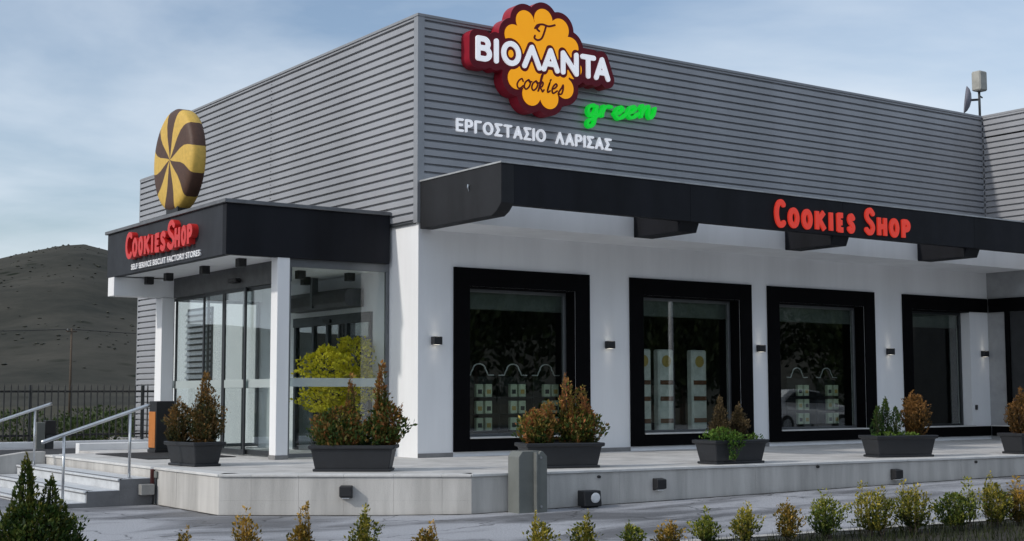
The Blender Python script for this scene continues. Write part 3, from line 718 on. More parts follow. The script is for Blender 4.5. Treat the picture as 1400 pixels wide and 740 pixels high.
# south and north glazing
for yy, nm in ((1.02, 'side_glazing'), (6.46, 'rear_glazing')):
    o = MB(); o.box(-2.02 if yy < 2 else -1.95, -1.96 if yy < 2 else -1.90, yy-.03, yy+.03, .02, 3.30); o.box(-.075, -.012, yy-.03, yy+.03, .02, 3.30)
    o.box(-1.96 if yy < 2 else -1.90, -.075, yy-.03, yy+.03, .02, .09); o.box(-2.02, -.012, yy-.03, yy+.03, 3.30 if yy < 2 else 3.0, Z0+.018 if yy < 2 else 3.06)
    d = o.build(nm, ALU, PO, bevel=.003)
    MB().box(-1.96, -.075, yy-.006, yy+.006, .09, 3.30 if yy < 2 else 3.0).build('pane', GLASSS, d)
    MB().box(-1.95, -.08, yy-.0085, yy-.0065, 1.235, 1.385).build('frosted_strip', FROST, d)
MB().box(-1.9, -.01, 1.2, 6.3, 3.33, 3.38).build('inner_ceiling', WHITE, PO)
# inner doors, header, air curtain
o = MB(); 
for y in (1.6, 2.52, 3.28, 3.88, 4.66): o.box(-.04, .06, y, y+.09, .005, 2.44)
o.box(-.06, .08, 1.6, 4.75, 2.44, 2.62)
d = o.build('inner_door', DALU, PO, bevel=.004)
MB().box(.0, .012, 1.69, 4.66, .02, 2.44).build('pane', GLASSD, d)
MB().box(-.10, -.061, 3.1, 3.4, 2.47, 2.54).build('door_sensor', BLKM, PO, bevel=.01)
ac = MB().extrude([(-.42, 2.80), (-.36, 2.72), (-.02, 2.72), (-.02, 3.06), (-.34, 3.06), (-.42, 2.98)], 'y', 1.9, 4.5).build('air_curtain', mat('curtain_grey', (.10,.10,.105), .4, metal=.4), PO, bevel=.01)
MB().box(-.425, -.3, 3.2, 3.3, 2.75, 3.33).build('hanger', ALU, ac)
for (x, y, z) in ((-2.54, 6.2, Z0+.02), (-2.54, 5.16, Z0+.02), (-2.56, 3.34, Z0+.02), (-2.6, 1.65, Z0+.02), (-1.32, 1.92, 3.33), (-.62, 3.1, 3.33), (-.35, 1.85, 3.33)):
    MB().box(x-.075, x+.075, y-.075, y+.075, z-.15, z).build('ceiling_spot', BLKM, PO, bevel=.006)
# louvred vent on the side wall behind the porch
lv = empty('louvre_vent', 'ribbed louvre panel on the white wall seen through the doors', 'vent')
MB().box(-.03, -.002, 8.9, 10.35, 1.3, 3.1).build('frame', DALU, lv)
for k in range(13):
    z = 1.36+k*.134
    MB().extrude([(-.032, z), (-.10, z-.03), (-.11, z-.02), (-.045, z+.07), (-.032, z+.07)], 'y', 8.95, 10.3).build('slat', CLAD, lv)

# ------------------------------------------------------------------ wall lamps
for x, lab in ((.34, 'black box wall lamp at the building corner left of the first window'), (4.26, 'black box wall lamp between the first and second windows'),
               (8.32, 'black box wall lamp between the second and third windows'), (12.42, 'black box wall lamp between the third and fourth windows'), (15.86, 'black box wall lamp on the white wall near the inner corner')):
    wl = empty('wall_lamp', lab, 'lamp', 'wall lamps along the shop front', (x, 0, 2.035))
    MB().box(-.085, .085, -.13, -.014, -.07, .07).build('housing', BLKM, wl, bevel=.006)
    MB().box(-.04, .04, -.0135, -.001, -.04, .04).build('bracket', BLKM, wl)
    for s in (-1, 1):
        MB().box(-.05, .05, -.11, -.04, min(s*.0702, s*.0715), max(s*.0702, s*.0715)).build('lens', mat('lamp_lens', (.9,.85,.75), .4, emit=2), wl)
        l = bpy.data.lights.new('lamp_beam', 'SPOT'); l.energy = 0.45; l.spot_size = R(75); l.spot_blend = .8; l.color = (1, .87, .68); l.shadow_soft_size = .02
        lo = bpy.data.objects.new('lamp_beam', l); link(lo, wl); lo.location = (0, -.09, s*.08); lo.rotation_euler = (0 if s < 0 else math.pi, 0, 0)
# ------------------------------------------------------------------ SIGNS
pl_front = lambda y: (lambda u, v, d: (u, y-d, v))
pl_side = lambda x: (lambda u, v, d: (x-d, -u, v))       # seen from -X : u = -y
# fascia letters
sg = empty('fascia_sign', 'red COOKIES SHOP lettering on the long black front canopy', 'sign')
for ch, u0, u1, v0, v1 in [('C',6.193,6.50,4.185,4.725),('O',6.551,6.848,4.200,4.594),('O',6.918,7.21,4.200,4.594),('K',7.287,7.594,4.205,4.592),('I',7.674,7.787,4.205,4.592),('E',7.894,8.104,4.205,4.592),('S',8.197,8.417,4.203,4.60),('S',8.70,9.007,4.205,4.755),('H',9.079,9.361,4.207,4.597),('O',9.44,9.733,4.205,4.597),('P',9.816,10.079,4.207,4.60)]:
    letter_mesh(ch, u0, u1, v0, v1, .052, pl_front(YF-.001), .035).build('letter', REDF, sg)
# porch letters
sp = empty('porch_sign', 'raised red COOKIES SHOP letters with small white line beneath on the porch', 'sign')
for ch, y0, y1, v0, v1 in [('C',5.36,4.97,3.69,4.215),('O',4.99,4.71,3.705,4.08),('O',4.67,4.42,3.705,4.08),('K',4.37,4.06,3.705,4.075),('I',4.01,3.90,3.70,4.06),('E',3.82,3.58,3.70,4.06),('S',3.55,3.28,3.695,4.07),('S',3.21,2.84,3.69,4.23),('H',2.86,2.60,3.70,4.075),('O',2.56,2.32,3.705,4.075),('P',2.29,2.05,3.71,4.075)]:
    letter_mesh(ch, -y0, -y1, v0, v1, .048, pl_side(X0-.002), .12).build('letter', RED, sp)
font_letters('SELF SERVICE BISCUIT FACTORY STORES', -5.28, -1.92, 3.495, 3.605, pl_side(X0-.002), .03, LETW, sp, offset=.012)
# factory lettering
se = empty('factory_lettering', 'white Greek capitals on the ribbed wall under the round logo', 'sign')
greek_row('ΕΡΓΟΣΤΑΣΙΟ', .739, 2.738, 5.80, 6.04, .0205, pl_front(-.055), .035, LETLIT2, se)
greek_row('ΛΑΡΙΣΑΣ', 2.975, 4.333, 5.80, 6.035, .0205, pl_front(-.055), .035, LETLIT2, se)
# logo
lg = empty('logo_sign', 'burgundy and amber flower shaped logo sign above the roof edge', 'sign')
LOB = [(2.5,8.05,.21),(2.08,7.96,.205),(2.88,7.92,.215),(1.82,7.66,.2),(3.12,7.61,.205),(3.0,6.82,.2),(2.63,6.59,.21),(2.22,6.60,.205),(1.89,6.86,.2),(1.74,7.25,.2),(3.2,7.22,.2)]
def cookie(X, Y):
    d = (np.hypot((X-2.48)/.66, (Y-7.3)/.70)-1)*.66
    for a, b, r in LOB: d = np.minimum(d, np.hypot(X-a, Y-b)-r)
    return d
LET = [('b',.978,1.326),('i',1.38,1.477),('O',1.543,1.973),('l',2.011,2.446),('a',2.455,2.864),('n',2.905,3.317),('t',3.371,3.736),('a',3.70,4.085)]
LR = .048; ALL = []
for ch, a, b in LET:
    cs, _ = fit(ch, a, b, 7.075, 7.535, LR); ALL += cs
halo = lambda X, Y: sd_lines(X, Y, ALL)-LR
loops = contours(lambda X, Y: np.minimum(cookie(X, Y)-.125, halo(X, Y)-.125), (.75, 4.3, 6.15, 8.5), .014)
back = solid(loops, pl_front(-.06), .27)
bo = back.build('back_plate', BURG, lg); bo.data.materials.append(BURGS)
for p in bo.data.polygons:
    if abs(p.normal.y) < .5: p.material_index = 1
loops = contours(lambda X, Y: np.maximum(cookie(X, Y), -(halo(X, Y)-.062)), (1.4, 3.6, 6.3, 8.4), .011)
for lp in loops: solid([lp], pl_front(-.3305), .012).build('amber_panel', YEL, lg)
for ch, a, b in LET:
    letter_mesh(ch, a, b, 7.075, 7.535, LR, pl_front(-.3305), .03, .007).build('letter', LETLIT, lg)
def script(paths, r, place, depth, m, parent, name='letter', h=.005, bbpad=.06):
    for q_, ps in enumerate(paths):
        allp = [p for l in ps for p in l]; bb = (min(p[0] for p in allp)-bbpad, max(p[0] for p in allp)+bbpad, min(p[1] for p in allp)-bbpad, max(p[1] for p in allp)+bbpad)
        solid(contours(lambda X, Y: sd_lines(X, Y, ps)-r, bb, h), place, depth+.0012*q_).build(name, m, parent)
def sl(pts, x, z, w_, h_, slant=.25): return smooth([(x+(p[0]+slant*p[1])*w_, z+p[1]*h_) for p in pts], k=6)
CH, CW = .185, .15
gc = [(.85,.75),(.6,1),(.2,.75),(.05,.35),(.3,0),(.65,.05),(.95,.3)]
go = [(.55,1),(.15,.7),(.08,.25),(.4,0),(.8,.3),(.88,.75),(.55,1),(.75,.78),(1.05,.85)]
gk = [[(.05,0),(.3,1.0),(.5,1.75),(.3,1.6),(.2,.9),(.12,.1)],[(.12,.35),(.5,.95),(.75,.85),(.6,.5),(.25,.45),(.6,.2),(.85,0),(1.05,.2)]]
gi = [[(.35,1),(.2,.35),(.3,.02),(.6,.2)],[(.40,1.30),(.46,1.36)]]
ge = [(.1,.4),(.5,.55),(.75,.85),(.5,1),(.15,.6),(.15,.2),(.4,0),(.9,.3)]
gs = [(.1,.2),(.45,.7),(.6,1),(.7,.55),(.6,.1),(.3,0),(.1,.15)]
zb = 6.685
paths = [[sl(gc,1.87,zb,CW,CH)],[sl(go,2.03,zb,CW,CH)],[sl(go,2.20,zb,CW,CH)],[sl(q,2.36,zb,CW*.85,CH) for q in gk],[sl(q,2.545,zb,CW,CH) for q in gi],[sl(ge,2.66,zb,CW,CH)],[sl(gs,2.82,zb,CW,CH)]]
script(paths, .0155, pl_front(-.3425), .008, BURG, lg)
script([[smooth([(2.30,7.86),(2.36,7.93),(2.48,7.96),(2.62,7.945),(2.76,7.99)]), smooth([(2.56,7.95),(2.52,7.83),(2.46,7.70),(2.37,7.645),(2.29,7.67),(2.30,7.72)]), smooth([(2.40,7.93),(2.345,7.86),(2.40,7.82)])]], .019, pl_front(-.3425), .008, BURG, lg)
# green script
sgn = empty('green_script_sign', 'bright green handwritten script lettering below the logo', 'sign')
def gp(pts): return smooth(pts, k=6)
script([[gp([(3.93,6.60),(3.84,6.64),(3.74,6.58),(3.72,6.48),(3.79,6.43),(3.88,6.50),(3.94,6.62),(3.90,6.42),(3.86,6.28),(3.77,6.21),(3.70,6.25),(3.74,6.33),(3.88,6.39),(3.99,6.47)])],
        [gp([(3.99,6.47),(4.09,6.60),(4.10,6.65)]), gp([(4.10,6.65),(4.08,6.52),(4.07,6.45)]), gp([(4.08,6.52),(4.14,6.62),(4.22,6.66),(4.30,6.65)])],
        [gp([(4.37,6.53),(4.50,6.56),(4.59,6.64),(4.53,6.68),(4.43,6.62),(4.40,6.52),(4.46,6.45),(4.56,6.47),(4.66,6.55)])],
        [gp([(4.70,6.57),(4.82,6.61),(4.91,6.69),(4.85,6.73),(4.75,6.67),(4.72,6.56),(4.78,6.50),(4.88,6.52),(4.98,6.60)])],
        [gp([(5.04,6.72),(5.09,6.78),(5.08,6.66),(5.06,6.55)]), gp([(5.07,6.60),(5.15,6.72),(5.24,6.78),(5.26,6.70),(5.24,6.60),(5.30,6.55),(5.38,6.63),(5.42,6.76)])]],
       .0295, pl_front(-.055), .09, GREEN, sgn, h=.007)

# giant cookie on the porch roof
ck = empty('giant_cookie', 'giant round cookie with yellow and brown swirl wedges on the porch roof', 'advertising figure', None, (-3.14, 3.68, 5.43))
CR, CT = .955, .34
def wedge(k, name, m, label=None):
    mb = MB(); prof = []
    rs = [0.0, .12, .3, .5, .68, .82, .89, .935, .965, .965, .965, .94, .80, 0.0]
    xs2 = [0.0, 0.0, .002, .006, .012, .022, .036, .06, .10, .20, .27, .32, .34, .34]
    n = 8; rows = []
    for r, xx in zip(rs, xs2):
        row = []
        for i in range(n+1):
            t = i/n; a = R(-21+30*k+30*t)
            if xx < -.03 or True:
                sw = R(9)*math.sin(min(r/CR, 1)*math.pi)*1.0
                a2 = a+sw*(1 if r < .96 else 0)
            rr = r*CR/.965
            row.append((xx, -rr*math.cos(a2), rr*math.sin(a2)))
        rows.append(row)
    for row in rows: mb.v += row
    for i in range(len(rows)-1):
        for j in range(n):
            q = (i*(n+1)+j, i*(n+1)+j+1, (i+1)*(n+1)+j+1, (i+1)*(n+1)+j)
            mb.f.append(q)
    o = mb.build(name, m, ck, smooth=True); return o
for k in range(12): wedge(k, 'yellow_wedge' if k % 2 == 0 else 'brown_wedge', COOKY if k % 2 == 0 else COOKB)
MB().box(.06, .28, -.28, .28, -1.053, -.88).build('base_bracket', BLKM, ck)

# antenna at the inner roof corner
an = empty('roof_antenna', 'small dish antenna and grey panel box on a roof pole', 'antenna', None, (16.2, .1, H))
MB().tube([(0, 0, -.3), (0, 0, 1.0)], .03, 8).build('mast', DALU, an, smooth=True)
MB().box(-.17, .13, -.16, .1, .66, 1.15).build('panel_box', mat('antenna_box', (.36,.36,.33), .6), an, bevel=.03)
dm = MB().lathe([(.04, 0), (.16, .02), (.27, .07), (.34, .14), (.33, .15), (.26, .085), (.15, .035), (.02, .02)], (0, 0, 0), 24).build('dish', mat('antenna_dish', (.2,.2,.24), .5), an, smooth=True)
dm.matrix_local = Matrix.Translation((-.11, .15, .46)) @ Vector((-.64, .76, .12)).to_track_quat('Z', 'Y').to_matrix().to_4x4()
MB().tube([(0, 0, .46), (-.11, .15, .46)], .03, 6).build('dish_arm', DALU, an)
MB().tube([(0, 0, .56), (.12, .0, .52)], .02, 6).build('clamp', ALU, an)

# ------------------------------------------------------------------ FOLIAGE
def leaves(rng, blobs, n, size, up=.7, spread=.6, jag=.25, nsc=5.0):
    """blobs: (cx,cy,z0,rx,ry,h,kind) ; returns MB of separate leaf quads"""
    vol = [b[3]*b[4]*b[5]*(.45 if b[6] == 'cone' else 1) for b in blobs]; tot = sum(vol); mb = MB()
    for b, vl in zip(blobs, vol):
        cx_, cy_, z0, rx, ry, h, kind = b
        for _ in range(int(n*vl/tot)+1):
            t = rng.random()**(1.35 if kind == 'cone' else 1.0); a = rng.random()*2*math.pi
            if kind == 'cone': pr = (1-t)**.75*min(1, .55+t*3.2)+.03
            else: pr = math.sqrt(max(0, 1-(2*t-1)**2))*.97+.03
            q = rng.random(); f = (.35+.65*q**.5)
            nv = mnoise.noise(Vector((cx_*3+math.cos(a)*pr*nsc*.35, cy_*3+math.sin(a)*pr*nsc*.35, t*nsc*.8+cx_)))
            f *= 1+jag*nv*2
            if nv < -.28 and rng.random() < .55: continue
            x = cx_+rx*pr*f*math.cos(a); y = cy_+ry*pr*f*math.sin(a); z = z0+h*t*(1+.10*nv)
            d = Vector((math.cos(a)*spread*.8, math.sin(a)*spread*.8, up))+Vector((rng.gauss(0,.35), rng.gauss(0,.35), rng.gauss(0,.35))); d.normalize()
            s = d.cross(Vector((rng.gauss(0,1), rng.gauss(0,1), rng.gauss(0,1)))).normalized(); nn = d.cross(s)
            L = size*rng.uniform(.6, 1.35); w_ = L*.27; p = Vector((x, y, z))
            mb.add([p, p+d*L*.5+s*w_+nn*L*.06, p+d*L, p+d*L*.5-s*w_+nn*L*.06], [(0,1,2,3)])
    return mb
def stems(rng, blobs, zroot, r=.012):
    mb = MB()
    for b in blobs:
        cx_, cy_, z0, rx, ry, h, kind = b
        for _ in range(3):
            a = rng.random()*6.28; q = rng.uniform(.1, .6)
            mb.tube([(cx_+rng.uniform(-.03,.03), cy_+rng.uniform(-.03,.03), zroot), (cx_+rx*.3*q*math.cos(a), cy_+ry*.3*q*math.sin(a), z0+h*.35), (cx_+rx*q*math.cos(a), cy_+ry*q*math.sin(a), z0+h*.8)], r, 5, r*.3)
    return mb
BROWN = leafmat('brown_thuja', [(.014,.018,.008),(.055,.038,.012),(.16,.08,.022),(.30,.16,.045)])
RUST = leafmat('rust_shrub', [(.014,.026,.008),(.07,.055,.015),(.19,.06,.022),(.34,.18,.05)])
MULTI = leafmat('mottled_shrub', [(.014,.032,.008),(.075,.09,.016),(.24,.07,.035),(.40,.29,.06)])
DEAD = leafmat('dry_cone', [(.03,.022,.012),(.09,.06,.025),(.19,.13,.06)])
GRN = leafmat('green_thuja', [(.008,.026,.006),(.03,.07,.012),(.09,.12,.02)])
FRESH = leafmat('fresh_green', [(.015,.06,.008),(.07,.15,.02),(.16,.22,.04)])
ORNG = leafmat('orange_thuja', [(.04,.022,.008),(.17,.075,.018),(.30,.14,.04)])
YELO = leafmat('yellow_green', [(.20,.23,.014),(.62,.55,.028),(.82,.70,.06)])
HEDG = leafmat('hedge_green', [(.014,.032,.007),(.075,.10,.016),(.24,.23,.04)], 9)
HEDY = leafmat('hedge_yellow', [(.016,.034,.007),(.15,.15,.02),(.40,.30,.05)], 9)
HEDO = leafmat('hedge_orange', [(.025,.036,.008),(.24,.16,.025),(.52,.30,.07)], 9)
FIELD = leafmat('far_bush', [(.016,.034,.012),(.05,.08,.022),(.11,.14,.05)], 3)
TREE = leafmat('tree_leaf', [(.006,.014,.005),(.02,.035,.010),(.05,.07,.02)], 1)
BEDG = leafmat('bed_grass', [(.010,.014,.006),(.025,.035,.010),(.06,.07,.02)], 4)

def shoots(rng, blobs, nsh, lv, size, fan=.8, width=.3, bend=.15, r=.006, leafstart=.2):
    lf, tint, wd = MB(), [], MB()
    vol = [(b[3]*b[4]*b[5])**.66 for b in blobs]; tot = sum(vol)
    for b, vl in zip(blobs, vol):
        cx_, cy_, z0, rx, ry, h, kind = b
        for q in range(max(3, int(nsh*vl/tot))):
            a = rng.random()*2*math.pi
            if kind == 'cone': t = rng.random()**1.2*.97+.03; pr = (1-t)**.8*min(1, .6+t*3)
            elif kind == 'fan': t = rng.uniform(.55, 1.0); pr = rng.uniform(.15, 1.0)*(1.15-.35*t)
            else: t = rng.uniform(.12, 1); pr = math.sqrt(max(0, 1-(2*t-1)**2))
            pr *= rng.uniform(.55, 1.12)
            end = Vector((cx_+rx*pr*math.cos(a), cy_+ry*pr*math.sin(a), z0+h*t*rng.uniform(.9, 1.08)))
            if kind == 'fan': st = Vector((cx_+rng.uniform(-.04,.04), cy_+rng.uniform(-.04,.04), z0))
            else: st = Vector((cx_+rng.uniform(-.03,.03), cy_+rng.uniform(-.03,.03), z0+h*max(0, t-.38)*.8))
            side = Vector((math.cos(a), math.sin(a), 0)); L = (end-st).length
            pt = lambda u: st+(end-st)*u+(side*bend-Vector((0,0,bend*.5)))*L*u*(1-u)*2
            wd.tube([pt(0), pt(.35), pt(.7), pt(1)], r, 4, r*.3, cap=False)
            n = max(5, int(lv*L/.4*rng.uniform(.7, 1.2))); ph = rng.random()*6.28
            for k in range(n):
                u = leafstart+(1-leafstart)*(k+rng.random())/n; p = pt(u); tg = (pt(min(1, u+.05))-pt(max(0, u-.05))).normalized()
                ph += 2.4+rng.uniform(-.4, .4); pa = tg.orthogonal().normalized(); pb = tg.cross(pa)
                o_ = pa*math.cos(ph)+pb*math.sin(ph)
                d = (tg*(1-fan*.45)+o_*fan+Vector((0,0,.15))).normalized(); sd_ = d.cross(tg).normalized(); nn = sd_.cross(d)
                S_ = size*rng.uniform(.65, 1.25)*(1.05-.35*u); w_ = S_*width
                lf.add([p, p+d*S_*.45+sd_*w_+nn*S_*.08, p+d*S_, p+d*S_*.45-sd_*w_+nn*S_*.08], [(0,1,2,3)])
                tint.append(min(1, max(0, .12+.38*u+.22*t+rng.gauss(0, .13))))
    return lf, tint, wd
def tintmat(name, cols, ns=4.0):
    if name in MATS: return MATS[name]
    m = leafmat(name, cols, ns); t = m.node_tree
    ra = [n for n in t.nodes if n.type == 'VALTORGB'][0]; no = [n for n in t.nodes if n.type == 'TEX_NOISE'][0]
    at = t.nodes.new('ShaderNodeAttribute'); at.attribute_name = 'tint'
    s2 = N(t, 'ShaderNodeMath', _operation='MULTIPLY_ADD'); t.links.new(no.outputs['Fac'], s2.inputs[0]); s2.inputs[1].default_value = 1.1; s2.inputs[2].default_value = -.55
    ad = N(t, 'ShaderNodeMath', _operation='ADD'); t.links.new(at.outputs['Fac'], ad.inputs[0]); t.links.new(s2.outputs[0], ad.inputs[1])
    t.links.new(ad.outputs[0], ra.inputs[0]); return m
def shrub(name, label, cat, blobs, nsh, lv, size, m, loc, rz=0, seed=1, group=None, fill=1500, jag=.38, **kw):
    rng = random.Random(seed); o = empty(name, label, cat, group, loc, rz)
    lf, tint, wd = shoots(rng, blobs, nsh, lv, size, **kw)
    fb = [(b[0], b[1], b[2]+b[5]*.12, b[3]*.92, b[4]*.92, b[5]*.84, b[6] if b[6] == 'cone' else 'egg') for b in blobs]
    z0 = min(b[2] for b in fb); z1 = max(b[2]+b[5] for b in fb)
    fl_ = leaves(rng, fb, fill, size*1.05, jag=jag)
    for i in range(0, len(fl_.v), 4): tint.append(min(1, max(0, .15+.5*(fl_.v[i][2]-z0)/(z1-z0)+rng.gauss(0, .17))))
    lf.add(fl_.v, fl_.f)
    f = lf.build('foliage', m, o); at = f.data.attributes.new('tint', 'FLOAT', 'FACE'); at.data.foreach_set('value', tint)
    wd.build('stem', WOOD, o); return o
T_BROWN = tintmat('t_brown', [(.016,.03,.009),(.07,.058,.016),(.21,.11,.03),(.40,.23,.07)])
T_RUST = tintmat('t_rust', [(.014,.042,.010),(.06,.10,.018),(.16,.10,.025),(.32,.12,.035),(.50,.30,.07)])
T_MULTI = tintmat('t_multi', [(.016,.042,.010),(.08,.12,.02),(.22,.14,.03),(.40,.14,.06),(.54,.42,.08)], 5)
T_DEAD = tintmat('t_dead', [(.03,.024,.012),(.10,.07,.03),(.22,.15,.07)])
T_GRN = tintmat('t_green', [(.008,.028,.006),(.035,.08,.012),(.12,.16,.025)])
T_FRESH = tintmat('t_fresh', [(.015,.06,.008),(.08,.17,.02),(.22,.30,.05)])
T_ORNG = tintmat('t_orange', [(.03,.026,.008),(.17,.085,.02),(.36,.18,.06)])
T_HG = tintmat('t_hedge_green', [(.016,.038,.008),(.075,.115,.018),(.27,.28,.04),(.48,.42,.07)])
T_HY = tintmat('t_hedge_yellow', [(.016,.038,.008),(.11,.13,.02),(.38,.32,.045),(.60,.46,.08)])
T_HO = tintmat('t_hedge_orange', [(.015,.03,.007),(.12,.10,.018),(.42,.26,.045),(.62,.38,.10)])
T_DARK = tintmat('t_dark_thuja', [(.008,.024,.005),(.03,.062,.010),(.095,.12,.02),(.24,.20,.04)], 6)
# planter: tapered trough with rim, soil and saucer (long axis = local x)
def planter(loc, rz, label, L=1.08, W=.44):
    p = empty('planter', label, 'planter', 'dark plastic planters on the terrace', loc, rz)
    h, fl = .375, .075
    def ring(l, w_, z): return [(-l/2,-w_/2,z),(l/2,-w_/2,z),(l/2,w_/2,z),(-l/2,w_/2,z)]
    prof = [(L-.02, W-.02, .03),(L+fl*1.2, W+fl, h-.055),(L+fl*1.2+.07, W+fl+.07, h-.055),(L+fl*1.2+.075, W+fl+.075, h),(L+fl*.8, W+fl*.5, h),(L+fl*.7, W+fl*.4, h-.07)]
    mb = MB()
    for l, w_, z in prof: mb.v += ring(l, w_, z)
    for i in range(len(prof)-1):
        for j in range(4): mb.f.append((i*4+j, i*4+(j+1)%4, (i+1)*4+(j+1)%4, (i+1)*4+j))
    mb.f.append((3,2,1,0))
    mb.build('trough', PLAST, p, bevel=.012)
    MB().box(-L/2-.02, L/2+.02, -W/2-.02, W/2+.02, .002, .04).build('saucer', PLAST, p, bevel=.01)
    MB().box(-L/2-.02, L/2+.02, -W/2-.01, W/2+.01, h-.09, h-.06).build('soil', SOIL, p)
    return p
def plant(name, label, cat, blobs, n, size, m, loc, rz=0, zroot=.3, seed=1, group=None, **kw):
    rng = random.Random(seed); o = empty(name, label, cat, group, loc, rz)
    leaves(rng, blobs, n, size, **kw).build('foliage', m, o)
    stems(rng, blobs, zroot).build('stem', WOOD, o)
    return o
c, e = 'cone', 'egg'
PL = {1: ((-4.08, -.02, 0), R(96)), 2: ((-2.83, -2.88, 0), R(-37.4)), 3: ((.06, -3.98, 0), R(-18)), 4: ((2.98, -4.62, 0), R(-2)), 5: ((6.88, -4.74, 0), R(-17)), 6: ((9.92, -5.34, 0), R(-8))}
planter(*PL[1], 'dark planter with brown conifers beside the stairs', .82, .42)
planter(*PL[2], 'dark planter with rusty shrubs in front of the porch glazing')
planter(*PL[3], 'dark planter with mottled shrubs behind the grey metal post')
planter(*PL[4], 'dark planter with two dry cones and trailing greenery', .98, .42)
planter(*PL[5], 'dark planter with green thujas and an orange one below the fourth wall lamp')
planter(*PL[6], 'dark planter at the right edge of the picture')
g = 'fan'
l, r_ = PL[1]
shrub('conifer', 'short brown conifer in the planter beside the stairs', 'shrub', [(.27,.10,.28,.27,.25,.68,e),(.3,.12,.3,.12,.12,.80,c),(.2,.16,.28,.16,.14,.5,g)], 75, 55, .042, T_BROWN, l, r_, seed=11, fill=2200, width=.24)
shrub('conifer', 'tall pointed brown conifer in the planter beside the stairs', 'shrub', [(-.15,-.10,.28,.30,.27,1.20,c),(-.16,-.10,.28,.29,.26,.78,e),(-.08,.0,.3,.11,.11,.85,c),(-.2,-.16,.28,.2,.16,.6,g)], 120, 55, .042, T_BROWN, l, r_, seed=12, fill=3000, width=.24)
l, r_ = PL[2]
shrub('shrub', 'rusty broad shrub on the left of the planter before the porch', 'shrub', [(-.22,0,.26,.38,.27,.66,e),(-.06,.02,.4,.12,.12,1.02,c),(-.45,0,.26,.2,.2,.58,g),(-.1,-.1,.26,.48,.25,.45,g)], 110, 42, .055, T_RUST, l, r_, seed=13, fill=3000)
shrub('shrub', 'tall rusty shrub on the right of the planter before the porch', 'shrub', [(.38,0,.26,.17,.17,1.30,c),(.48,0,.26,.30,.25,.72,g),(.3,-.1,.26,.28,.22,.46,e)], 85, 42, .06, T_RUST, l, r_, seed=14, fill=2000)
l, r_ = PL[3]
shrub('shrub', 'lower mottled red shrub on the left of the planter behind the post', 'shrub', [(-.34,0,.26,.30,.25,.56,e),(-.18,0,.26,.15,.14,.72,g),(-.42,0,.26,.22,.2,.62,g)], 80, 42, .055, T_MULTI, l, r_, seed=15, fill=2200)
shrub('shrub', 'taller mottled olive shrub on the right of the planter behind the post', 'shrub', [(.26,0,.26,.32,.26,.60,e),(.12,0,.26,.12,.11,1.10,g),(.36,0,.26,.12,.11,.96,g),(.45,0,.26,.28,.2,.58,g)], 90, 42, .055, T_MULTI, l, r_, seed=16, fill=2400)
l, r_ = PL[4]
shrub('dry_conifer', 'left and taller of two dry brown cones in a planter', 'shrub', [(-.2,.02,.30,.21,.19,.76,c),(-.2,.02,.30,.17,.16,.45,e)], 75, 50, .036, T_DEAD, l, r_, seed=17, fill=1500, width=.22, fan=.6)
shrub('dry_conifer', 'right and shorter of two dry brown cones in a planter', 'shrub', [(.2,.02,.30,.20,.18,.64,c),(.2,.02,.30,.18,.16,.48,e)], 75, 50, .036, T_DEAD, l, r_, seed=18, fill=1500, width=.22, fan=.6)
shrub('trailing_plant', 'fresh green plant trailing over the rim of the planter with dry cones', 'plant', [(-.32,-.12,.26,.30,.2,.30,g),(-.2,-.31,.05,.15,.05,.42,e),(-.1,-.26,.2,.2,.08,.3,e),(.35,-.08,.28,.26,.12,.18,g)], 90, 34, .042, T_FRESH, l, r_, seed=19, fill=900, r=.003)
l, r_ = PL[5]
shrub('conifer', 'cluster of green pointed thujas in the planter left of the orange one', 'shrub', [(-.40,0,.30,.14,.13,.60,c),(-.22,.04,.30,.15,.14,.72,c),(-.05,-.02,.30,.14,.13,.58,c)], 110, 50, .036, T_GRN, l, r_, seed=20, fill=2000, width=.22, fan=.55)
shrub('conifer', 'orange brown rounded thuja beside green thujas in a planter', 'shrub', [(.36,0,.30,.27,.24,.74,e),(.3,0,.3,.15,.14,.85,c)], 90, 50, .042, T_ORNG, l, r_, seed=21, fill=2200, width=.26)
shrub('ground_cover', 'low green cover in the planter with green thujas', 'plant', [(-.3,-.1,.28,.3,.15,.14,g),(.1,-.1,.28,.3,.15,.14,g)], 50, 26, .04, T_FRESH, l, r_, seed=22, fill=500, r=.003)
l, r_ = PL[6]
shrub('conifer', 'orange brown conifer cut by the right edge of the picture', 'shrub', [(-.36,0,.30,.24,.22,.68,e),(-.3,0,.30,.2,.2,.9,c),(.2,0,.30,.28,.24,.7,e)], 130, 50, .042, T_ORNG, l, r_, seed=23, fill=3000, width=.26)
# yellow shrub inside the porch
yp = empty('yellow_shrub', 'bright yellow green bush behind the porch side glass', 'shrub', None, (-.62, 1.65, 0))
rng = random.Random(5)
leaves(rng, [(-.32,0,1.15,.42,.36,.78,e),(.28,.05,1.35,.38,.34,.75,e),(.35,-.1,.95,.36,.3,.6,e),(-.15,.1,.75,.5,.36,.55,e),(0,0,.5,.35,.3,.5,e)], 6200, .075, jag=.5, up=.3).build('foliage', YELO, yp)
MB().tube([(0,0,.3),(.03,0,.8),(-.1,.02,1.3)], .03, 6, .012).tube([(0,0,.6),(.2,0,1.1),(.28,.05,1.6)], .02, 6, .008).build('stem', WOOD, yp)
MB().lathe([(.17,.015),(.22,.36),(.25,.36),(.25,.40),(.21,.40),(.20,.33)], (0,0,0), 20).build('pot', PLAST, yp)

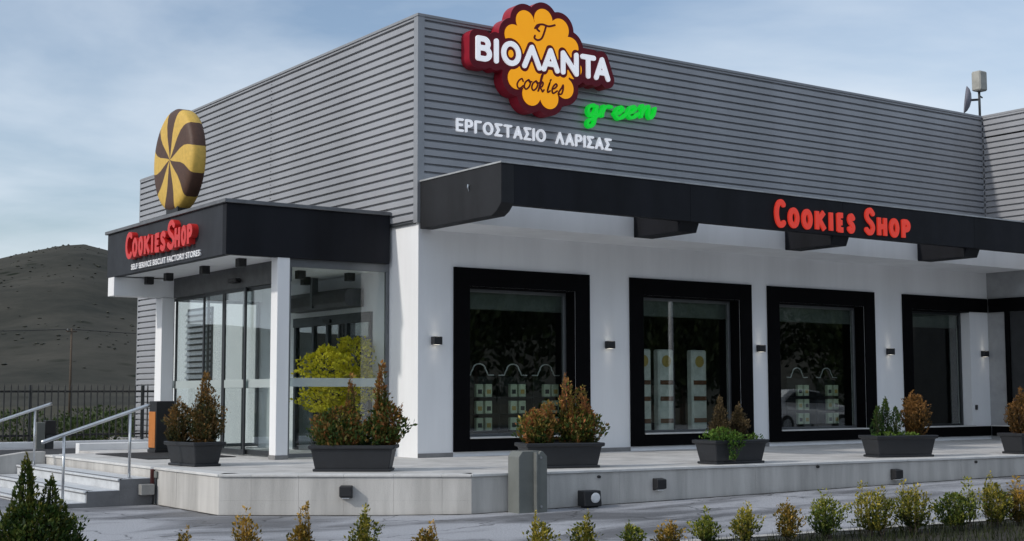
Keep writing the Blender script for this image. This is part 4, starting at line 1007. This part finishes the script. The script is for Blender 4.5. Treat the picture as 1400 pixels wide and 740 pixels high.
# ------------------------------------------------------------------ bin, post, floodlight, small wall fittings
bn = empty('litter_bin', 'black litter bin with an orange side panel beside the doors', 'bin', None, (-2.72, 4.9, 0), 0)
MB().box(-.20, .20, -.20, .20, .012, .07).box(-.18, .18, -.18, .18, .07, .98).build('body', BLKM, bn, bevel=.008)
MB().box(-.195, -.181, -.16, .165, .10, .78).build('side_panel', ORANGE, bn, bevel=.004)
gp_ = empty('metal_post', 'grey folded metal post with chamfered top in front of the terrace', 'post', None, (-1.17, -4.95, -.55), R(-4))
def leafpost(x0, x1, y0, y1, h):
    c_ = .075
    return MB().extrude([(x0, 0), (x1, 0), (x1, h-c_), (x1-c_, h), (x0+c_*.8, h), (x0, h-c_)], 'y', y0, y1)
leafpost(-.25, .20, -.07, .22, .86).build('casing', POSTG, gp_, bevel=.006)
leafpost(.02, .185, -.12, -.071, .86).build('cover_plate', POSTG, gp_, bevel=.006)
MB().box(-.012, .018, -.15, -.072, 0, .845).build('rib', mat('post_light', (.2,.21,.2), .4, metal=.3), gp_, bevel=.004)
for z in (.10, .77): MB().lathe([(.018, 0), (.018, .01)], (0,0,0), 8).build('bolt', STEEL, gp_).matrix_local = Matrix.Translation((.08, -.121, z)) @ Matrix.Rotation(R(90), 4, 'X')
fl = empty('floodlight', 'small black floodlight with round lens at the foot of the terrace wall', 'lamp', None, (-.16, -4.98, -.515), R(-6))
MB().extrude([(-.10, .02), (.11, .02), (.11, .24), (-.07, .24)], 'x', -.145, .145).build('housing', BLKM, fl, bevel=.012)
o = MB().lathe([(.075, 0), (.075, .012), (.05, .02)], (0,0,0), 18).build('lens', mat('flood_lens', (.75,.76,.78), .2), fl); o.matrix_local = Matrix.Translation((.035, -.088, .14)) @ Matrix.Rotation(R(97), 4, 'X')
MB().box(-.05, .05, .111, .15, .0, .1).box(-.12, .12, -.03, .05, 0, .019).build('bracket', BLKM, fl)
def walllight(x, y, rz, label):
    w_ = empty('step_light', label, 'lamp', 'square lights on the terrace wall', (x, y, -.24), rz)
    MB().extrude([(-.13, -.06), (-.002, -.09), (-.002, .09), (-.13, .075)], 'x', -.085, .085).build('hood', BLKM, w_, bevel=.008)
    MB().box(-.05, .05, -.1, -.02, -.0885, -.076).build('lens', mat('flood_lens', (.75,.76,.78), .2), w_)
walllight(-3.315, -3.56, math.atan2(-2.12, 2.79), 'square light on the angled corner of the terrace wall')
walllight(1.168, -4.914, math.atan2(-.1, 1), 'square light on the terrace wall below the planter with dry cones')
walllight(5.949, -5.392, math.atan2(-.1, 1), 'square light on the terrace wall at the right below green thujas')
for (x, z, lab) in ((.136, -.10, 'weep pipe with rust stain near the floodlight'), (4.289, -.07, 'weep pipe on the terrace wall between two planters'), (7.86, -.085, 'weep pipe on the terrace wall at the right end')):
    o = MB().tube([(x, fy(x)+.02, z), (x+.0, fy(x)-.035, z)], .022, 8).build('weep_pipe', BLKM); tag(o, lab, 'pipe', 'weep pipes')
o = empty('cable_box', 'thin grey conduit with box on the left terrace wall', 'conduit', None, (-4.735, -.16, 0))
MB().box(-.03, 0, -.05, .05, -.16, -.06).build('box', POSTG, o, bevel=.005); MB().tube([(-.015, 0, -.16), (-.015, 0, -.56)], .014, 6).build('pipe', DALU, o)
tag(MB().box(-4.99, -4.78, -.2, -.057, -.41, -.25).build('junction_box', mat('box_grey', (.3,.3,.29), .6), None, bevel=.008), 'pale grey box fixed to the stair side near the corner', 'box')
tag(MB().box(-4.80, -4.74, -.075, -.04, -.30, -.03).build('pipe_guard', mat('rust_red', (.12,.03,.025), .7), None, bevel=.01), 'rusty red pipe guard at the stair corner', 'pipe')

# ------------------------------------------------------------------ shop displays behind the glass
PACK = mat('pack_pale', (.62,.68,.50), .5); PACKY = mat('pack_yellow', (.55,.38,.10), .5); PACKB = mat('pack_brown', (.16,.06,.03), .5)
WIRE = mat('white_wire', (.75,.75,.75), .5)
def rack(x, y, label, cols=2):
    d = empty('display_rack', label, 'display', 'product racks behind the windows', (x, y, .004))
    MB().box(-.3, .3, .0, .05, 0, 1.42).build('back_panel', INTD, d)
    arch = [(-.33,1.45),(-.2,1.45),(-.17,1.52)]+[(.14*math.cos(R(t)), 1.56+.10*math.sin(R(t))) for t in range(180, -1, -20)]+[(.17,1.52),(.2,1.45),(.33,1.45)]
    MB().tube([(a, -.01, b) for a, b in arch], .012, 6).build('crown_wire', WIRE, d)
    for r in range(3):
        MB().box(-.3, .3, -.26, 0, .40+r*.31, .42+r*.31).build('shelf', INTD, d)
        for q in range(cols):
            xx = -.2+q*.2
            MB().box(xx, xx+.15, -.22, -.14, .421+r*.31, .66+r*.31).build('pack', PACK, d, bevel=.006)
            MB().box(xx+.03, xx+.12, -.224, -.2205, .48+r*.31, .56+r*.31).build('print', PACKY if (r+q) % 2 else INTER, d)
rack(1.85, .85, 'black product rack with white crown wire, leftmost in the first window')
rack(2.62, .85, 'black product rack with white crown wire, middle of the first window')
rack(3.4, .85, 'black product rack with white crown wire, right in the first window')
rack(10.35, .85, 'black product rack with crown wire, left in the third window')
rack(11.3, .85, 'black product rack with crown wire, right in the third window')
def totem(x, label):
    d = empty('display_totem', label, 'display', 'white cardboard totems in the second window', (x, .72, .004))
    MB().box(-.21, .21, 0, .18, 0, 2.0).build('panel', mat('totem_white', (.80,.80,.76), .6), d, bevel=.03)
    o = MB().lathe([(.12, 0), (.12, .008)], (0,0,0), 20).build('emblem', PACKY, d); o.matrix_local = Matrix.Translation((0, -.001, 1.76)) @ Matrix.Rotation(R(90), 4, 'X')
    for z in (.5, .95, 1.28): MB().box(-.17, .17, -.012, -.001, z, z+.09).build('band', PACKB, d)
totem(5.78, 'white cardboard totem cut by the left frame of the second window')
totem(6.39, 'white cardboard totem with yellow emblem, middle of the second window')
totem(7.31, 'white cardboard totem with yellow emblem, right in the second window')

# ------------------------------------------------------------------ kerb, planting bed and hedge in the foreground
KA, KD = Vector((-1.10, -9.86, 0)), Vector((1, -.215, 0)).normalized(); KN = Vector((KD.y, -KD.x, 0))   # KN towards the camera
if KN.y > 0: KN = -KN
kb = empty('kerb', None, None); kb['kind'] = 'structure'
for i in range(-13, 14):
    a = KA+KD*(i*1.0+.004); b = KA+KD*(i*1.0+.996)
    za, zb_ = gz(a.x, a.y), gz(b.x, b.y); mb = MB()
    q = [a, b, b+KN*.13, a+KN*.13]; zt = [za, zb_, zb_, za]
    mb.add([(p.x, p.y, z-.2) for p, z in zip(q, zt)]+[(p.x, p.y, z+.11) for p, z in zip(q, zt)], [(3,2,1,0),(4,5,6,7),(1,0,4,5),(2,1,5,6),(3,2,6,7),(0,3,7,4)])
    f2 = []
    mb.f = [tuple(reversed(f)) for f in mb.f]
    mb.build('kerb_stone', CONC, kb, bevel=.012)
mb = MB(); nu, nv_ = 60, 12
for i in range(nu+1):
    for j in range(nv_+1):
        p = KA+KD*(-13+26*i/nu)+KN*(.131+3.2*j/nv_)
        mb.v.append((p.x, p.y, gz(p.x, p.y)+.07+.03*mnoise.noise(p*2.1)))
mb.f = [(i*(nv_+1)+j, i*(nv_+1)+j+1, (i+1)*(nv_+1)+j+1, (i+1)*(nv_+1)+j) for i in range(nu) for j in range(nv_)]
tag(mb.build('planting_bed', mat('bed_soil', (.03,.026,.018), .95, var=.25, scale=6, bump=.6), smooth=True), kind='structure')
rng = random.Random(8); mb = MB()
for _ in range(5200):
    p = KA+KD*rng.uniform(-4, 8)+KN*rng.uniform(.2, 1.6); z = gz(p.x, p.y)+.06; a = rng.random()*6.28; h = rng.uniform(.05, .16)
    d = Vector((math.cos(a), math.sin(a), 0)); s = Vector((-d.y, d.x, 0))*.006; b = Vector((p.x, p.y, z)); t = b+d*h*rng.uniform(.1,.7)+Vector((0,0,h))
    mb.add([b-s, b+s, t], [(0,1,2)])
tag(mb.build('grass', BEDG), 'low dark grass and weeds along the planting bed', 'grass', kind='stuff')
HG = [(253, -7.802, -0.048, 0.2, 'o'), (333, -7.296, 0.101, 0.28, 'o'), (413, -6.77, 0.129, 0.25, 'o'), (497, -6.198, 0.097, 0.32, 'y'), (583, -5.59, -0.095, 0.22, 'o'), (738, -4.437, -0.075, 0.28, 'y'), (797, -3.976, -0.07, 0.31, 'y'), (865, -3.431, -0.177, 0.27, 'g'), (915, -3.018, -0.178, 0.34, 'o'), (965, -2.593, -0.06, 0.36, 'g'), (1018, -2.132, -0.022, 0.36, 'y'), (1075, -1.624, -0.0, 0.31, 'o'), (1130, -1.117, 0.101, 0.4, 'g'), (1190, -0.55, 0.148, 0.44, 'y'), (1247, 0.004, 0.149, 0.48, 'y'), (1307, 0.607, 0.174, 0.5, 'g'), (1357, 1.123, 0.203, 0.36, 'y'), (1392, 1.49, 0.152, 0.38, 'o'), (1440, 2.007, 0.122, 0.4, 'g')]
names = ['first','second','third','fourth','fifth','sixth','seventh','eighth','ninth','tenth','eleventh','twelfth','thirteenth','fourteenth','fifteenth','sixteenth','seventeenth','eighteenth','nineteenth']
cw = {'o': 'orange tipped', 'y': 'yellow green', 'g': 'green'}
for k, (u, x, zt, wd, kind) in enumerate(HG):
    # stand on the line beside the kerb
    s = (x-(KA.x+KN.x*.42))/KD.x; p = KA+KD*s+KN*.42; zg = gz(p.x, p.y)+.06
    rr = random.Random(100+k); hh = zt-zg
    if k >= 12: wd *= 1.22
    ox = wd*rr.uniform(-.22,.22); oy = wd*rr.uniform(-.15,.15); bl = [(0,0,0,wd*.40,wd*.38,hh*rr.uniform(.62,.86),'fan'),(ox,oy,0,wd*.13,wd*.13,hh*1.0,'fan'),(-ox*.8,oy,.04,wd*rr.uniform(.28,.42),wd*.34,hh*rr.uniform(.45,.68),e)]
    if rr.random() < .6: bl.append((wd*rr.uniform(-.25,.25), 0, .0, wd*.12, wd*.12, hh*.95, 'fan'))
    m = {'o': T_HO, 'y': T_HY, 'g': T_HG}[kind]
    lab = '%s small hedge shrub, %s from the left along the kerb bed' % (cw[kind], names[k]) if k < 18 else 'green small hedge shrub just beyond the right edge of the picture'
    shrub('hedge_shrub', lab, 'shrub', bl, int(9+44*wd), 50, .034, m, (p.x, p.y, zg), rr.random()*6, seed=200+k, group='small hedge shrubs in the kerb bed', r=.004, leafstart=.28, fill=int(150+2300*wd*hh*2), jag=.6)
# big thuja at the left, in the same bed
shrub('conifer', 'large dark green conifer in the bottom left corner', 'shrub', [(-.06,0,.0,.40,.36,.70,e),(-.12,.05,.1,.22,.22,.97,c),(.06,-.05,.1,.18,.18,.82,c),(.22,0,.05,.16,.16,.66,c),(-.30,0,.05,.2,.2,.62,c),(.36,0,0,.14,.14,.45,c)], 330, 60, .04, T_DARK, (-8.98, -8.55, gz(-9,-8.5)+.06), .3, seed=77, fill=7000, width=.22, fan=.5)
# ------------------------------------------------------------------ back: fence, gate post, pole, bushes
fe = empty('railing_fence', 'dark metal railing fence on a low white base behind the stairs', 'fence')
FYY = 12.2; xa, xb = -14.0, -.08
MB().box(xa, xb, FYY-.12, FYY+.12, -.6, .02).build('base_wall', WHITE, fe, bevel=.01)
for z in (.14, 1.16): MB().box(xa, xb, FYY-.018, FYY+.018, z, z+.045).build('rail', BLKM, fe)
FEN = mat('fence_paint', (.05,.05,.047), .6)
pk = MB().box(-.013, .013, -.045, -.019, .08, 1.30).add([(-.013,-.045,1.30),(.013,-.045,1.30),(.013,-.019,1.30),(-.013,-.019,1.30),(0,-.032,1.37)], [(0,1,4),(1,2,4),(2,3,4),(3,0,4)]).mesh('picket', FEN)
n = int((xb-xa)/.155)
for i in range(n):
    o = bpy.data.objects.new('picket', pk); o.location = (xa+.08+i*.155, FYY, 0); link(o, fe)
for i in range(6): MB().box(xa+.1+i*2.7, xa+.16+i*2.7, FYY+.02, FYY+.08, .02, 1.33).build('post', DALU, fe)
gt = empty('gate_post', 'stubby grey post with black box standing before the fence', 'post', None, (-3.05, 11.4, -.14))
MB().box(-.14, .06, -.1, .1, 0, .62).build('pillar', POSTG, gt, bevel=.01); MB().box(.061, .30, -.11, .10, .35, .66).build('box', BLKM, gt, bevel=.01); MB().box(.08, .26, -.08, .08, 0, .349).build('leg', DALU, gt)
d0 = 160; a0 = R(17.62); pp = Vector((CAM.x+d0*math.sin(a0), CAM.y+d0*math.cos(a0), -1.3))
up_ = empty('utility_pole', 'wooden utility pole carrying wires in front of the hill', 'pole', None, pp)
MB().tube([(0,0,0),(0,0,9.7)], .16, 8, .11).build('shaft', WOOD, up_, smooth=True)
MB().box(-.55, .55, -.08, .08, 9.3, 9.45).build('crossarm', WOOD, up_)
for x in (-.45, .45): MB().lathe([(.07,0),(.09,.1),(.04,.22)], (x, 0, 9.45), 8).build('insulator', mat('insulator', (.2,.2,.2), .3), up_)
px = Vector((math.cos(a0), -math.sin(a0), 0))
for s, dz in ((-1, .5), (1, -.7)):
    pts = []
    for i in range(15):
        t = i/14; q = px*(s*60*t); pts.append((q.x, q.y, 9.62+dz*t*1.0-4*1.0*t*(1-t)*.8))
    MB().tube(pts, .035, 4).build('wire', BLKM, up_)
for s in (-1, 1):
    q = pp+px*(s*60)
    o = empty('utility_pole', 'distant wooden pole out at the %s end of the wire' % ('left' if s < 0 else 'right'), 'pole', None, q)
    MB().tube([(0,0,0),(0,0,9.9 if s < 0 else 8.9)], .16, 8, .11).build('shaft', WOOD, o)
for k, (x, y, w_, h) in enumerate([(-7.2,14.6,.9,.7),(-5.6,15.2,1.0,.8),(-4.1,14.3,.9,.75),(-2.7,15.0,1.0,.85),(-1.4,14.5,.9,.7),(-.2,15.3,1.0,.8),(1.2,16,1.1,.8),(-8.6,15.4,1.0,.7),(.4,18.5,1.3,.9),(-3.4,18.4,1.3,.95)]):
    plant('bush', '%s dark green bush behind the railing fence' % names[k], 'bush', [(0,0,0,w_,w_*.8,h,e),(w_*.4,.2,0,w_*.6,w_*.6,h*1.1,e)], 900, .11, FIELD, (x, y, gz(x,y)-.1), 0, zroot=0, seed=300+k, group='bushes behind the fence', jag=.4)

# ------------------------------------------------------------------ across the road (seen only mirrored in the windows)
def tree(k, x, y, h, w_):
    t = empty('roadside_tree', '%s leafy tree from the left in the row across the road' % names[k], 'tree', 'trees across the road', (x, y, gz(x,y)-.1))
    rg = random.Random(400+k)
    MB().tube([(0,0,0),(.05,.02,h*.3),(0,.1,h*.7)], .14, 7, .05).tube([(.04,.02,h*.3),(w_*.4,0,h*.55)], .07, 6, .02).tube([(.04,.02,h*.35),(-w_*.35,.2,h*.6)], .07, 6, .02).build('trunk', WOOD, t)
    bl = [(rg.uniform(-.5,.5)*w_, rg.uniform(-.5,.5)*w_, h*rg.uniform(.06,.6), w_*rg.uniform(.35,.6), w_*rg.uniform(.35,.6), h*rg.uniform(.3,.42), e) for _ in range(13)]
    leaves(rg, bl, 6500, .34, jag=.4).build('crown', TREE, t)
for k, (x, y, h, w_) in enumerate([(8,-25,8.5,3.6),(13,-28,9.5,4),(19,-26,9,3.8),(24.3,-27,9.5,4.),(28.5,-24,8.8,3.8),(33,-26,10,4.2),(36.5,-20.5,9,3.8),(41,-23,10,4.2),(47,-20,9.5,4),(54,-18,9.5,4)]): tree(k, x, y, h, w_)
lp_ = empty('lamp_post', 'pale street lamp post mirrored in the second shop window', 'lamp post', None, (15.9, -10.6, gz(15.9,-10.6)))
MB().tube([(0,0,0),(0,0,5.5)], .10, 10, .06).build('shaft', mat('post_paint', (.55,.56,.58), .5), lp_, smooth=True)
MB().box(-.5, .1, -.1, .1, 5.45, 5.55).build('head', DALU, lp_, bevel=.02)
# parked car across, mirrored in the third window
car = empty('parked_car', 'silver parked car mirrored in the third shop window', 'car', None, (21.6, -10.9, gz(16,-10)), math.pi)
prof = [(-2.1,.35),(-2.12,.62),(-2.0,.82),(-1.7,.9),(-1.05,.98),(-.35,1.40),(.2,1.47),(.95,1.44),(1.6,1.08),(2.0,1.0),(2.08,.7),(2.05,.35)]
def section(f, y): return [(x*(1-.0*f), y, z) for x, z in prof]
mb = MB(); ys_ = [(-.84,.0),(-.80,1),(.80,1),(.84,0)]; k0 = len(prof)
lay = []
for (yy, top) in [(-.86,0),(-.80,1),(0,1.02),(.80,1),(.86,0)]:
    lay.append([(x, yy*(1-.16*max(0,(z-.9))/.55), z if top else min(z, .88)) for x, z in prof])
for L_ in lay: mb.v += L_
for i in range(len(lay)-1):
    for j in range(k0-1): mb.f.append((i*k0+j, i*k0+j+1, (i+1)*k0+j+1, (i+1)*k0+j))
mb.f.append(tuple(range(k0))); mb.f.append(tuple(4*k0+j for j in range(k0-1,-1,-1)))
for i in range(len(lay)-1): mb.f.append((i*k0, (i+1)*k0, (i+1)*k0+k0-1, i*k0+k0-1))
mb.build('body', mat('car_silver', (.78,.79,.81), .35, metal=.0, var=.02), car, smooth=False)
CG = mat('car_glass', (.02,.022,.025), .08, var=.02)
for s in (-1, 1):
    MB().add([(x, s*.80, z) for x, z in ((-.95,1.0),(-.36,1.34),(.2,1.41),(.85,1.38),(1.35,1.05))]+[(x, s*(.845-.10*(z-.9)/.5), z) for x, z in ((-.95,1.0),(-.36,1.34),(.2,1.41),(.85,1.38),(1.35,1.05))], [(0,1,2,3,4),(9,8,7,6,5)]+[(i,(i+1)%5,5+(i+1)%5,5+i) for i in range(5)]).build('side_window', CG, car)
    for x in (-1.3, 1.3):
        o = MB().lathe([(.2,-.1),(.31,-.1),(.325,-.05),(.325,.05),(.31,.1),(.2,.1)], (0,0,0), 24).build('wheel', mat('tyre', (.015,.015,.015), .8), car); o.matrix_local = Matrix.Translation((x, s*.78, .325)) @ Matrix.Rotation(R(90), 4, 'X')
        MB().lathe([(.195,-.105),(.195,.105)], (0,0,0), 18).build('rim', STEEL, o)
    MB().box(-2.14, -2.0, s*.62-.14, s*.62+.14, .62, .76).build('headlight', mat('headlight', (.8,.8,.82), .1), car, bevel=.03)
MB().add([(-1.02,-.66,1.005),(-1.02,.66,1.005),(-.38,.6,1.40),(-.38,-.6,1.40),(-1.0,-.66,.96),(-1.0,.66,.96),(-.33,.6,1.36),(-.33,-.6,1.36)], [(0,3,2,1),(4,5,6,7),(0,1,5,4),(1,2,6,5),(2,3,7,6),(3,0,4,7)]).build('windscreen', CG, car)
